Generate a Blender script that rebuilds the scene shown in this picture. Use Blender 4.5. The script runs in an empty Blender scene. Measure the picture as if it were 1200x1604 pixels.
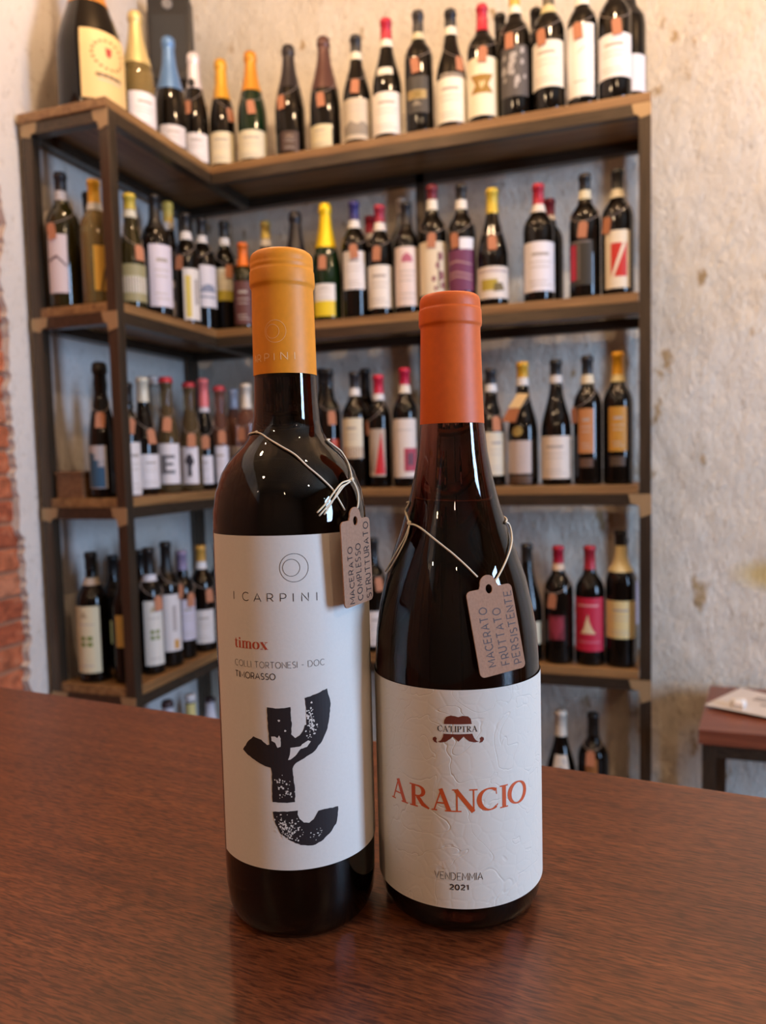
import bpy, bmesh, math, random
from mathutils import Vector, Matrix, noise
from mathutils.geometry import tessellate_polygon
random.seed(7)
PI = math.pi
SC = bpy.context.scene
COL = SC.collection

# ------------------------------------------------------------------ camera
H = 1.3182
YAW, PITCH, ROLL, FPX = -0.328443, 0.069015, 0.024970, 1187.347
def camera_axes():
    fw = Vector((math.sin(YAW)*math.cos(PITCH), math.cos(YAW)*math.cos(PITCH), -math.sin(PITCH)))
    r = Vector((math.cos(YAW), -math.sin(YAW), 0)); d = fw.cross(r)
    c, s = math.cos(ROLL), math.sin(ROLL)
    return c*r + s*d, -s*r + c*d, fw
cam = bpy.data.cameras.new('camera')
cam.sensor_fit = 'VERTICAL'; cam.sensor_height = 36.0
cam.lens = FPX*36.0/1604.0
cam.clip_start = 0.02; cam.clip_end = 50
cam.dof.use_dof = True; cam.dof.focus_distance = 0.345
cam.dof.aperture_fstop = cam.lens/1000*1000/2.6
camo = bpy.data.objects.new('camera', cam); COL.objects.link(camo)
_r, _d, _f = camera_axes()
M = Matrix.Identity(4)
for i in range(3):
    M[i][0] = _r[i]; M[i][1] = -_d[i]; M[i][2] = -_f[i]
M[2][3] = H
camo.matrix_world = M
SC.camera = camo

# ------------------------------------------------------------------ world, lights, exposure
SC.view_settings.view_transform = 'Standard'; SC.view_settings.look = 'None'
SC.view_settings.gamma = 1.0; SC.view_settings.use_curve_mapping = False
SC.view_settings.exposure = EXPOSURE = 0.15
SC.cycles.use_denoising = True
SC.cycles.max_bounces = 10; SC.cycles.transmission_bounces = 8; SC.cycles.glossy_bounces = 4
SC.cycles.diffuse_bounces = 3; SC.cycles.transparent_max_bounces = 8
SC.cycles.caustics_reflective = False; SC.cycles.caustics_refractive = False
SC.cycles.sample_clamp_indirect = 4.0
w = bpy.data.worlds.new('sky'); SC.world = w; w.use_nodes = True
w.node_tree.nodes['Background'].inputs[0].default_value = (.45, .65, 1, 1)
w.node_tree.nodes['Background'].inputs[1].default_value = 1.0
def area(name, loc, target, sx, sy, power, col):
    l = bpy.data.lights.new(name, 'AREA'); l.shape = 'RECTANGLE'; l.size = sx; l.size_y = sy
    l.energy = power; l.color = col
    o = bpy.data.objects.new(name, l); COL.objects.link(o); o.location = loc
    o.rotation_euler = (Vector(target)-Vector(loc)).to_track_quat('-Z', 'Y').to_euler()
    return o
def bulb(name, loc, power, rad=.03, col=(1, .68, .40)):
    l = bpy.data.lights.new(name, 'POINT'); l.energy = power; l.shadow_soft_size = rad; l.color = col
    o = bpy.data.objects.new(name, l); COL.objects.link(o); o.location = loc
# daylight through the tall side window
area('side_window_daylight', (3.26, .12, 1.62), (0, .12, 1.62), .62, 1.7, 125, (.45, .67, 1))
# warm ceiling bulbs
for i, (x, y, z, pw) in enumerate([(-.85, 1.35, 2.8, 17), (.0, 1.35, 2.8, 20), (.9, 1.35, 2.8, 24), (-.9, .2, 2.6, 11),
                                   (.45, .3, 2.6, 6), (-.6, -.7, 2.3, 8), (1.3, -.5, 2.4, 13), (-1.2, -1.8, 2.5, 6), (.6, -1.9, 2.5, 5)]):
    bulb('warm_bulb', (x, y, z), pw)

# ------------------------------------------------------------------ materials
def lin(h):
    if not isinstance(h, str): return tuple(h)+(1,)
    v = [int(h[i:i+2], 16)/255 for i in (0, 2, 4)]
    return tuple((c/12.92 if c <= .04045 else ((c+.055)/1.055)**2.4) for c in v)+(1,)
MATS = {}
def mat(key, col=(.5, .5, .5), rough=.5, metal=0, **kw):
    if key in MATS: return MATS[key]
    m = bpy.data.materials.new(key); m.use_nodes = True
    b = m.node_tree.nodes['Principled BSDF']
    b.inputs['Base Color'].default_value = lin(col); b.inputs['Roughness'].default_value = rough
    b.inputs['Metallic'].default_value = metal
    for k, v in kw.items(): b.inputs[k.replace('_', ' ')].default_value = v
    MATS[key] = m
    return m
def N(m, t, **kw):
    n = m.node_tree.nodes.new(t)
    for k, v in kw.items():
        if k in n.inputs.keys(): n.inputs[k].default_value = v
        else: setattr(n, k, v)
    return n
def L(m, a, ao, b, bi): m.node_tree.links.new(a.outputs[ao], b.inputs[bi])
def ramp(m, stops):
    r = m.node_tree.nodes.new('ShaderNodeValToRGB'); e = r.color_ramp.elements
    while len(e) < len(stops): e.new(.5)
    for el, (p, c) in zip(e, stops): el.position = p; el.color = lin(c) if isinstance(c, (str, tuple)) else (c, c, c, 1)
    return r
def wood(key, dark, mid, light, scale=1., rough=.45, axis=0, bump=.15, flecks=False, coat=0.):
    m = mat(key, mid, rough); b = m.node_tree.nodes['Principled BSDF']
    tc = N(m, 'ShaderNodeTexCoord')
    mp = N(m, 'ShaderNodeMapping'); s = [55*scale]*3; s[axis] = 2.6*scale; mp.inputs['Scale'].default_value = s
    L(m, tc, 'Object', mp, 'Vector')
    n1 = N(m, 'ShaderNodeTexNoise', Scale=1.0, Detail=6.0, Roughness=.62); L(m, mp, 'Vector', n1, 'Vector')
    r = ramp(m, [(.28, dark), (.5, mid), (.74, light)]); L(m, n1, 'Fac', r, 'Fac')
    n2 = N(m, 'ShaderNodeTexNoise', Scale=3.2*scale, Detail=3.0); L(m, tc, 'Object', n2, 'Vector')
    mx = N(m, 'ShaderNodeMix', data_type='RGBA', blend_type='MULTIPLY'); mx.inputs[0].default_value = .35
    r2 = ramp(m, [(.3, (.45, .42, .4)), (.7, (1.15, 1.1, 1.05))]); L(m, n2, 'Fac', r2, 'Fac')
    L(m, r, 'Color', mx, 6); L(m, r2, 'Color', mx, 7)
    out, oi = mx, 2
    if flecks:
        mp2 = N(m, 'ShaderNodeMapping'); s = [800]*3; s[axis] = 110; mp2.inputs['Scale'].default_value = s; mp2.inputs['Rotation'].default_value = (0, 0, .05)
        L(m, tc, 'Object', mp2, 'Vector')
        n3 = N(m, 'ShaderNodeTexNoise', Scale=1.0, Detail=2.0, Roughness=.5, Distortion=.6); L(m, mp2, 'Vector', n3, 'Vector')
        r3 = ramp(m, [(.36, (.36, .30, .28)), (.50, (1, 1, 1)), (.66, (1.5, 1.5, 1.5))]); L(m, n3, 'Fac', r3, 'Fac')
        m3 = N(m, 'ShaderNodeMix', data_type='RGBA', blend_type='MULTIPLY'); m3.inputs[0].default_value = .8
        L(m, mx, 2, m3, 6); L(m, r3, 'Color', m3, 7); out = m3
    L(m, out, oi, b, 'Base Color')
    bp = N(m, 'ShaderNodeBump', Strength=bump, Distance=.002); L(m, n1, 'Fac', bp, 'Height'); L(m, bp, 'Normal', b, 'Normal')
    b.inputs['Coat Weight'].default_value = coat; b.inputs['Coat Roughness'].default_value = .25
    return m
def plaster(key, base, patch, stretch=(1, 1, 1), bump=.9, spots=.66):
    m = mat(key, base, .9); b = m.node_tree.nodes['Principled BSDF']
    tc = N(m, 'ShaderNodeTexCoord'); mp = N(m, 'ShaderNodeMapping'); mp.inputs['Scale'].default_value = stretch
    mp.inputs['Rotation'].default_value = (0, .35, 0)
    L(m, tc, 'Object', mp, 'Vector')
    a = N(m, 'ShaderNodeTexNoise', Scale=60.0, Detail=5.0, Roughness=.66, Distortion=.8); L(m, mp, 'Vector', a, 'Vector')
    c = N(m, 'ShaderNodeTexNoise', Scale=9.0, Detail=6.0, Roughness=.6); L(m, mp, 'Vector', c, 'Vector')
    d = N(m, 'ShaderNodeTexNoise', Scale=2.2, Detail=2.0); L(m, tc, 'Object', d, 'Vector')
    r = ramp(m, [(.0, base), (spots, base), (spots+.06, patch)]); L(m, c, 'Fac', r, 'Fac')
    r2 = ramp(m, [(.35, (.90, .86, .80)), (.65, (1, 1, 1))]); L(m, d, 'Fac', r2, 'Fac')
    mx = N(m, 'ShaderNodeMix', data_type='RGBA', blend_type='MULTIPLY'); mx.inputs[0].default_value = 1
    L(m, r, 'Color', mx, 6); L(m, r2, 'Color', mx, 7)
    r3 = ramp(m, [(.30, (.56, .50, .43)), (.44, (1, 1, 1))]); L(m, a, 'Fac', r3, 'Fac')
    mz = N(m, 'ShaderNodeMix', data_type='RGBA', blend_type='MULTIPLY'); mz.inputs[0].default_value = .6
    L(m, mx, 2, mz, 6); L(m, r3, 'Color', mz, 7)
    L(m, mz, 2, b, 'Base Color')
    b1 = N(m, 'ShaderNodeBump', Strength=bump*.9, Distance=.011); L(m, a, 'Fac', b1, 'Height')
    b2 = N(m, 'ShaderNodeBump', Strength=bump*.8, Distance=.02); L(m, c, 'Fac', b2, 'Height'); L(m, b1, 'Normal', b2, 'Normal')
    L(m, b2, 'Normal', b, 'Normal')
    return m, mz, b
def paper(key, col, rough=.6, fibre=0., bump=0., bscale=400):
    m = mat(key, col, rough); b = m.node_tree.nodes['Principled BSDF']
    if fibre or bump:
        tc = N(m, 'ShaderNodeTexCoord'); n = N(m, 'ShaderNodeTexNoise', Scale=bscale, Detail=3.0); L(m, tc, 'Object', n, 'Vector')
        if fibre:
            c = lin(col)[:3]; r = ramp(m, [(.3, tuple(x*(1-fibre) for x in c)), (.7, tuple(min(1, x*(1+fibre*.5)) for x in c))])
            L(m, n, 'Fac', r, 'Fac'); L(m, r, 'Color', b, 'Base Color')
        if bump:
            bp = N(m, 'ShaderNodeBump', Strength=bump, Distance=.0004); L(m, n, 'Fac', bp, 'Height'); L(m, bp, 'Normal', b, 'Normal')
    return m
def wine_glass_mat(key, c, dens):
    m = mat(key, (1, 1, 1), 0.0, 0, IOR=1.5); b = m.node_tree.nodes['Principled BSDF']
    b.inputs['Transmission Weight'].default_value = 1.0
    v = N(m, 'ShaderNodeVolumeAbsorption', Density=dens); v.inputs['Color'].default_value = tuple(c)+(1,)
    L(m, v, 'Volume', m.node_tree.nodes['Material Output'], 'Volume')
    return m
GLASS = {
 'dark': mat('dark_bottle_glass', (.005, .0035, .0025), .05, 0, Specular_IOR_Level=.36),
 'olive': mat('olive_bottle_glass', (.022, .018, .004), .07, 0, Transmission_Weight=.12),
 'green': mat('green_bottle_glass', (.006, .020, .006), .07, 0),
 'clear': mat('clear_bottle_glass', (.62, .64, .62), .04, 0, Transmission_Weight=.9, IOR=1.3),
 'palegreen': mat('pale_green_glass', (.22, .15, .07), .05, 0, Transmission_Weight=.7, IOR=1.35),
 'rose': mat('rose_bottle_glass', (.30, .13, .09), .05, 0, Transmission_Weight=.65, IOR=1.35),
 'gold': mat('pale_gold_glass', (.36, .25, .09), .05, 0, Transmission_Weight=.6, IOR=1.35),
}
STEEL = mat('blackened_steel', (.055, .042, .034), .33, .7)
_b = STEEL.node_tree.nodes['Principled BSDF']; _n = N(STEEL, 'ShaderNodeTexNoise', Scale=14.0, Detail=4.0)
_rr = ramp(STEEL, [(.3, (.045, .036, .028)), (.7, (.13, .095, .065))]); L(STEEL, _n, 'Fac', _rr, 'Fac'); L(STEEL, _rr, 'Color', _b, 'Base Color')
WELD = mat('ground_bare_steel', (.40, .27, .14), .45, .35)
BOARD = wood('shelf_board_wood', (.14, .066, .024), (.27, .142, .054), (.42, .245, .10), 1.0, .42, 0, .2)
BOARDY = wood('shelf_board_wood_lengthwise', (.14, .066, .024), (.27, .142, .054), (.42, .245, .10), 1.0, .42, 1, .2)
COUNTER = wood('counter_veneer', (.080, .022, .009), (.118, .034, .012), (.160, .052, .019), 2.2, .38, 0, .04, True, .10)
KRAFT = paper('kraft_card', (.38, .205, .125), .8, .12, .2, 900)
KRAFTBG = mat('kraft_tag_brown', (.46, .19, .10), .8)
STRING = mat('cotton_string', (.78, .68, .52), .9)
STRINGBG = mat('grey_string', (.38, .31, .27), .9)
INK = mat('ballpoint_ink', (.035, .022, .02), .6)

# ------------------------------------------------------------------ mesh helpers
def link(name, me, m, parent=None, smooth=False):
    o = bpy.data.objects.new(name, me); COL.objects.link(o)
    for mm in (m if isinstance(m, (list, tuple)) else [m]): me.materials.append(mm)
    if parent: o.parent = parent
    if smooth:
        for p in me.polygons: p.use_smooth = True
    return o
def mesh(name, V, F, m, parent=None, smooth=False, mi=None):
    me = bpy.data.meshes.new(name); me.from_pydata([tuple(v) for v in V], [], F)
    o = link(name, me, m, parent, smooth)
    if mi:
        for p, k in zip(me.polygons, mi): p.material_index = k
    return o
def tag(o, label=None, cat=None, group=None, kind=None):
    if label: o['label'] = label
    if cat: o['category'] = cat
    if group: o['group'] = group
    if kind: o['kind'] = kind
    return o
def root(name, loc, label, cat, group=None, rz=0):
    o = bpy.data.objects.new(name, None); COL.objects.link(o); o.location = loc; o.rotation_euler.z = rz
    o.empty_display_size = .05
    return tag(o, label, cat, group)
def box(name, a, b, m, parent=None, bev=0.):
    bm = bmesh.new(); bmesh.ops.create_cube(bm, size=1)
    for v in bm.verts:
        v.co = Vector([(a[i]+b[i])/2 + v.co[i]*(b[i]-a[i]) for i in range(3)])
    if bev: bmesh.ops.bevel(bm, geom=bm.edges[:], offset=bev, segments=2, affect='EDGES', profile=.6)
    me = bpy.data.meshes.new(name); bm.to_mesh(me); bm.free()
    return link(name, me, m, parent)
def prism(name, pts, z0, z1, m, parent=None):
    n = len(pts); V = [(x, y, z0) for x, y in pts]+[(x, y, z1) for x, y in pts]
    F = [tuple(range(n-1, -1, -1)), tuple(range(n, 2*n))]+[(i, (i+1) % n, n+(i+1) % n, n+i) for i in range(n)]
    return mesh(name, V, F, m, parent)
def lathe(name, prof, m, parent=None, seg=28, smooth=True):
    V = []; F = []; rings = []
    for r, z in prof:
        if r < 1e-6: V.append((0, 0, z)); rings.append([len(V)-1])
        else:
            rings.append(list(range(len(V), len(V)+seg)))
            V += [(r*math.cos(2*PI*k/seg), r*math.sin(2*PI*k/seg), z) for k in range(seg)]
    for a, b in zip(rings, rings[1:]):
        for k in range(seg):
            k2 = (k+1) % seg
            if len(a) == 1 and len(b) == 1: continue
            if len(a) == 1: F.append((a[0], b[k2], b[k]))
            elif len(b) == 1: F.append((a[k], a[k2], b[0]))
            else: F.append((a[k], a[k2], b[k2], b[k]))
    return mesh(name, V, F, m, parent, smooth)
def interp(tab, z):
    if z <= tab[0][1]: return tab[0][0]
    for (r0, z0), (r1, z1) in zip(tab, tab[1:]):
        if z <= z1: return r0+(r1-r0)*(z-z0)/max(1e-9, z1-z0)
    return tab[-1][0]
def tube(name, pts, r, m, parent=None, seg=6, closed=False):
    pts = [Vector(p) for p in pts]; n = len(pts); V = []; F = []
    up = Vector((0, 0, 1)); pn = None
    for i, p in enumerate(pts):
        t = (pts[(i+1) % n]-pts[i-1]) if closed else (pts[min(i+1, n-1)]-pts[max(i-1, 0)])
        t.normalize()
        a = pn - pn.dot(t)*t if pn is not None else (t.cross(up) if abs(t.dot(up)) < .95 else t.cross(Vector((1, 0, 0))))
        a.normalize(); pn = a; b = t.cross(a)
        V += [p+r*(math.cos(2*PI*k/seg)*a+math.sin(2*PI*k/seg)*b) for k in range(seg)]
    for i in range(n if closed else n-1):
        j = (i+1) % n
        F += [(i*seg+k, i*seg+(k+1) % seg, j*seg+(k+1) % seg, j*seg+k) for k in range(seg)]
    if not closed: F += [tuple(range(seg-1, -1, -1)), tuple(range((n-1)*seg, n*seg))]
    return mesh(name, V, F, m, parent, True)
def smoothpath(pts, k=4):
    P = [Vector(p) for p in pts]; out = []
    for i in range(len(P)-1):
        p0, p1, p2, p3 = P[max(i-1, 0)], P[i], P[i+1], P[min(i+2, len(P)-1)]
        for j in range(k):
            t = j/k
            out.append(.5*((2*p1)+(p2-p0)*t+(2*p0-5*p1+4*p2-p3)*t*t+(3*p1-p0-3*p2+p3)*t**3))
    out.append(P[-1]); return out
def patch(V, F, mi, rf, off, a0, a1, z0, z1, mid=0, na=None, nz=1):
    """part of a surface of revolution between two angles and two heights"""
    na = na or max(1, int(abs(a1-a0)/.2)+1)
    s = len(V)
    if nz == 1 and abs(rf(z1)-rf(z0)) > .0002: nz = max(2, int(abs(z1-z0)/.008))
    for j in range(nz+1):
        z = z0+(z1-z0)*j/nz
        for i in range(na+1):
            a = a0+(a1-a0)*i/na; r = rf(z)+off
            V.append((r*math.cos(a), r*math.sin(a), z))
    for j in range(nz):
        for i in range(na):
            q = s+j*(na+1)+i
            F.append((q, q+1, q+na+2, q+na+1)); mi.append(mid)
def polydecal(V, F, mi, rf, off, c, R, pts, mid=0, step=.004):
    """flat polygon (u, z) wrapped round the bottle about angle c"""
    bm = bmesh.new()
    tri = tessellate_polygon([[Vector((u, z, 0)) for u, z in pts]])
    vs = [bm.verts.new((u, z, 0)) for u, z in pts]
    for t in tri:
        try: bm.faces.new([vs[k] for k in t])
        except ValueError: pass
    lo = min(p[0] for p in pts); hi = max(p[0] for p in pts); x = lo+step
    while x < hi:
        bmesh.ops.bisect_plane(bm, geom=bm.verts[:]+bm.edges[:]+bm.faces[:], plane_co=(x, 0, 0), plane_no=(1, 0, 0)); x += step
    bm.verts.index_update(); s = len(V)
    for v in bm.verts:
        a = c+v.co.x/R; r = rf(v.co.y)+off
        V.append((r*math.cos(a), r*math.sin(a), v.co.y))
    for f in bm.faces:
        ids = [s+v.index for v in f.verts]
        if f.normal.z < 0: ids.reverse()
        F.append(tuple(ids)); mi.append(mid)
    bm.free()

# ------------------------------------------------------------------ lettering
def arc(cx, cy, rx, ry, a0, a1, n=12):
    return [(cx+rx*math.cos(math.radians(a0+(a1-a0)*i/n)), cy+ry*math.sin(math.radians(a0+(a1-a0)*i/n))) for i in range(n+1)]
SANS = {
 'A': (.8, [[(0, 0), (.4, 1), (.8, 0)], [(.13, .32), (.67, .32)]]),
 'C': (.78, [arc(.46, .5, .46, .5, 48, 312, 16)]),
 'D': (.8, [[(0, 0), (0, 1), (.32, 1)]+arc(.32, .5, .46, .5, 90, -90, 12)+[(0, 0)]]),
 'E': (.6, [[(.6, 1), (0, 1), (0, 0), (.6, 0)], [(0, .52), (.5, .52)]]),
 'F': (.55, [[(.55, 1), (0, 1), (0, 0)], [(0, .5), (.45, .5)]]),
 'I': (.0, [[(0, 0), (0, 1)]]),
 'L': (.5, [[(0, 1), (0, 0), (.5, 0)]]),
 'M': (.92, [[(0, 0), (0, 1), (.46, .24), (.92, 1), (.92, 0)]]),
 'N': (.72, [[(0, 0), (0, 1), (.72, 0), (.72, 1)]]),
 'O': (.94, [arc(.47, .5, .47, .5, 0, 360, 22)]),
 'P': (.58, [[(0, 0), (0, 1), (.3, 1)]+arc(.3, .7, .28, .3, 90, -90, 8)+[(0, .4)]]),
 'R': (.62, [[(0, 0), (0, 1), (.3, 1)]+arc(.3, .7, .28, .3, 90, -90, 8)+[(0, .4)], [(.32, .4), (.62, 0)]]),
 'S': (.56, [arc(.29, .75, .25, .25, 40, 270, 9)+arc(.28, .25, .28, .25, 90, -140, 9)]),
 'T': (.7, [[(0, 1), (.7, 1)], [(.35, 1), (.35, 0)]]),
 'U': (.66, [[(0, 1), (0, .3)]+arc(.33, .3, .33, .3, 180, 360, 8)+[(.66, 1)]]),
 'V': (.76, [[(0, 1), (.38, 0), (.76, 1)]]),
 '-': (.34, [[(0, .42), (.34, .42)]]),
 '0': (.62, [arc(.31, .5, .31, .5, 0, 360, 18)]),
 '1': (.26, [[(0, .82), (.26, 1), (.26, 0)]]),
 '2': (.58, [arc(.29, .72, .28, .28, 160, -35, 9)+[(0, 0), (.6, 0)]]),
 ' ': (.3, []),
}
def vw(p, thick, thin, ang=0):
    """stroke widths that swell where the stroke runs upright"""
    out = []
    for i in range(len(p)):
        a, b = p[max(i-1, 0)], p[min(i+1, len(p)-1)]
        dx, dy = b[0]-a[0], b[1]-a[1]; l = math.hypot(dx, dy) or 1
        t = abs(dy/l*math.cos(ang)+dx/l*math.sin(ang)); out.append(thin+(thick-thin)*t**1.6)
    return out
TK, TN, SF = .135, .045, .04
def sf(x0, x1, y): return ([(x0, y), (x1, y)], [SF, SF])
def vs(p, tk=TK, tn=TN, ang=0): return (p, vw(p, tk, tn, ang))
SERIF = {
 'A': (.98, [([(.12, .02), (.46, .98)], [TN, TN]), ([(.43, 1), (.80, .02)], [.13, TK]), ([(.24, .36), (.64, .36)], [TN, TN]), sf(0, .26, .02), sf(.62, .98, .02)]),
 'R': (.92, [([(.2, 0), (.2, 1)], [TK, TK]), vs([(.2, .97), (.4, .97)]+arc(.4, .735, .26, .235, 90, -90, 10)+[(.2, .5)]), ([(.38, .5), (.62, .16), (.90, .01)], [TK*.9, TK, .05]), sf(.02, .4, .02), sf(.02, .3, .98)]),
 'N': (1.02, [([(.16, 0), (.16, .96)], [TN, TN]), ([(.12, .98), (.84, .0)], [TK, TK]), ([(.85, 0), (.85, 1)], [TN, TN]), sf(0, .34, .02), sf(-.02, .2, .98), sf(.68, 1.02, .98)]),
 'C': (.88, [vs(arc(.5, .5, .44, .48, 52, 312, 20), .15, .04, -.15), ([(.78, .97), (.80, .68)], [.03, .03]), ([(.80, .16), (.86, .24)], [.04, .02])]),
 'I': (.38, [([(.19, 0), (.19, 1)], [TK, TK]), sf(0, .38, .02), sf(0, .38, .98)]),
 'O': (.98, [vs(arc(.49, .5, .43, .48, 0, 360, 30), .15, .045, .18)]),
 'L': (.68, [([(.19, 0), (.19, 1)], [TK, TK]), sf(0, .38, .98), sf(0, .64, .02), ([(.62, 0), (.66, .24)], [.04, .04])]),
 'P': (.72, [([(.2, 0), (.2, 1)], [TK, TK]), vs([(.2, .97), (.4, .97)]+arc(.4, .72, .27, .25, 90, -90, 10)+[(.2, .47)]), sf(.02, .4, .02), sf(.02, .3, .98)]),
 'T': (.78, [([(.39, 0), (.39, 1)], [TK, TK]), sf(0, .78, .97), ([(.01, 1), (.01, .78)], [.035, .035]), ([(.77, 1), (.77, .78)], [.035, .035]), sf(.2, .58, .02)]),
 "'": (.2, [([(.12, 1.02), (.04, .68)], [.17, .06])]),
 't': (.40, [([(.17, .95), (.17, .16), (.24, .03), (.38, .06)], [.04, .17, .14, .04]), ([(.17, .8), (.17, .16)], [.16, .17]), sf(0, .38, .68)]),
 'i': (.34, [([(.17, 0), (.17, .7)], [.17, .17]), sf(0, .34, .02), sf(.02, .2, .69), (arc(.17, .92, .045, .045, 0, 360, 8), [.09]*9)]),
 'm': (1.06, [([(.17, 0), (.17, .7)], [.17, .17]), ([(.53, 0), (.53, .55)], [.17, .17]), ([(.89, 0), (.89, .55)], [.17, .17]), vs(arc(.37, .52, .18, .17, 180, 0, 8), .15, .06), vs(arc(.73, .52, .18, .17, 180, 0, 8), .15, .06), sf(0, .34, .02), sf(.38, .68, .02), sf(.74, 1.06, .02), sf(.02, .2, .69)]),
 'o': (.68, [vs(arc(.34, .35, .25, .33, 0, 360, 20), .19, .03)]),
 'x': (.72, [([(.14, .68), (.56, .02)], [.18, .18]), ([(.58, .68), (.12, .02)], [.03, .03]), sf(0, .3, .69), sf(.44, .7, .69), sf(0, .26, .02), sf(.4, .72, .02)]),
}
def layout(text, font, sp):
    x = 0; out = []
    for ch in text:
        w_, st = font[ch]; out.append((x, ch)); x += w_+sp
    return out, x-sp
def ribbon(V, F, mi, p, wd, to3d, mid=0, step=.0016):
    """stroke along p (u, v) with widths wd; to3d maps (u, v) to space"""
    q = [(p[0], wd[0])]
    for (a, wa), (b, wb) in zip(zip(p, wd), list(zip(p, wd))[1:]):
        n = max(1, int(math.hypot(b[0]-a[0], b[1]-a[1])/step))
        for k in range(1, n+1):
            t = k/n; q.append(((a[0]+(b[0]-a[0])*t, a[1]+(b[1]-a[1])*t), wa+(wb-wa)*t))
    s = len(V)
    closed = math.hypot(p[0][0]-p[-1][0], p[0][1]-p[-1][1]) < 1e-7 and len(p) > 3
    for i, ((x, y), w_) in enumerate(q):
        a = q[i-1][0] if i else (q[-2][0] if closed else q[0][0]); b = q[i+1][0] if i < len(q)-1 else (q[1][0] if closed else q[-1][0])
        dx, dy = b[0]-a[0], b[1]-a[1]; l = math.hypot(dx, dy) or 1; nx, ny = -dy/l*w_/2, dx/l*w_/2
        V.append(to3d(x+nx, y+ny)); V.append(to3d(x-nx, y-ny))
    for i in range(len(q)-1):
        k = s+2*i; F.append((k, k+1, k+3, k+2)); mi.append(mid)
def text_sans(V, F, mi, text, u0, v0, width, hgt, stroke, to3d, sp=.22, jit=0., slope=0.):
    lay, tot = layout(text, SANS, sp); k = width/tot
    for x, ch in lay:
        jx, jy, js = [random.uniform(-jit, jit) for _ in range(3)]
        for st in SANS[ch][1]:
            pts = []
            for (a, b) in st:
                pts.append((u0+(x+a+jx+js*b)*k, v0+(b*(1+jy)+jy)*hgt+slope*(x+a)*k))
            if jit: pts = [(a+random.uniform(-jit, jit)*.25*hgt, b+random.uniform(-jit, jit)*.25*hgt) for a, b in pts]
            # extend ends slightly so corners close
            ribbon(V, F, mi, pts, [stroke]*len(pts), to3d)
def glyph_serif(V, F, mi, ch, u0, u1, v0, hgt, to3d, bold=1., step=.0012):
    w_, st = SERIF[ch]; k = (u1-u0)/w_
    for pts, wd in st:
        ribbon(V, F, mi, [(u0+a*k, v0+b*hgt) for a, b in pts], [x*(k+hgt)/2*bold for x in wd], to3d, step=step)

# ------------------------------------------------------------------ the setting
XI, XR, YF, YB, D, DB = -1.19645, 0.02562, 1.55819, 2.01600, 0.25922, 0.26055
Z = [H+z for z in [0.87387, 0.39932, -0.07892, -0.55699, -1.00699]]
XW = XI-D-.018; YW = YB+DB+.034
PL, _o1, _b1 = plaster('rough_back_wall_plaster', 'f4ecdf', 'c0a47c', (1.6, 1, .8), 1.0, .62)
# a yellow damp stain on the plaster beside the small table
_g = N(PL, 'ShaderNodeNewGeometry'); _s = N(PL, 'ShaderNodeVectorMath', operation='SUBTRACT'); _s.inputs[1].default_value = (.35, YW, H-.345)
L(PL, _g, 'Position', _s, 0); _mm = N(PL, 'ShaderNodeVectorMath', operation='MULTIPLY'); _mm.inputs[1].default_value = (1/.13, .0, 1/.055)
L(PL, _s, 'Vector', _mm, 0); _ln = N(PL, 'ShaderNodeVectorMath', operation='LENGTH'); L(PL, _mm, 'Vector', _ln, 0)
_rs = ramp(PL, [(.35, (1, 1, 1)), (1., (0, 0, 0))]); L(PL, _ln, 'Value', _rs, 'Fac')
_mx = N(PL, 'ShaderNodeMix', data_type='RGBA'); L(PL, _rs, 'Color', _mx, 0); L(PL, _o1, 2, _mx, 6); _mx.inputs[7].default_value = (.72, .55, .25, 1); L(PL, _mx, 2, _b1, 'Base Color')
PLL, _, _ = plaster('smooth_left_wall_plaster', 'd8d2ce', 'b9a78e', (1, 1, .7), .45, .70)
def rough_wall(name, x0, x1, z0, z1, nx, nz):
    V = []; F = []
    for j in range(nz+1):
        for i in range(nx+1):
            x = x0+(x1-x0)*i/nx; z = z0+(z1-z0)*j/nz
            d = noise.noise((x*9, z*7, 1.3))*.0045+noise.noise((x*26+z*6, z*20, 4.1))*.0038
            V.append((x, YW+.004-min(d, .008), z))
    for j in range(nz):
        for i in range(nx):
            q = j*(nx+1)+i; F.append((q, q+1, q+nx+2, q+nx+1))
    s = len(V)
    V += [(x0, YW+.12, z0), (x1, YW+.12, z0), (x1, YW+.12, z1), (x0, YW+.12, z1)]
    F.append((s+3, s+2, s+1, s))
    a, b, c, d2 = 0, nx, nz*(nx+1)+nx, nz*(nx+1)
    F += [(a, s, s+1, b), (b, s+1, s+2, c), (c, s+2, s+3, d2), (d2, s+3, s, a)]
    return mesh(name, V, F, PL, None, True)
o = rough_wall('wall_back', XW, 3.3, 0, 3.0, 330, 200); tag(o, 'rough cream plaster wall behind the bottle shelves', kind='structure')
o = box('floor', (XW-.2, -3.0, -.1), (3.3, YW+.1, 0), mat('floor_clay', (.20, .12, .08), .6)); tag(o, kind='structure')
o = box('ceiling', (XW-.2, -3.0, 3.0), (3.3, YW+.1, 3.1), mat('ceiling_lime', (.42, .33, .24), .9)); tag(o, kind='structure')
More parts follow.
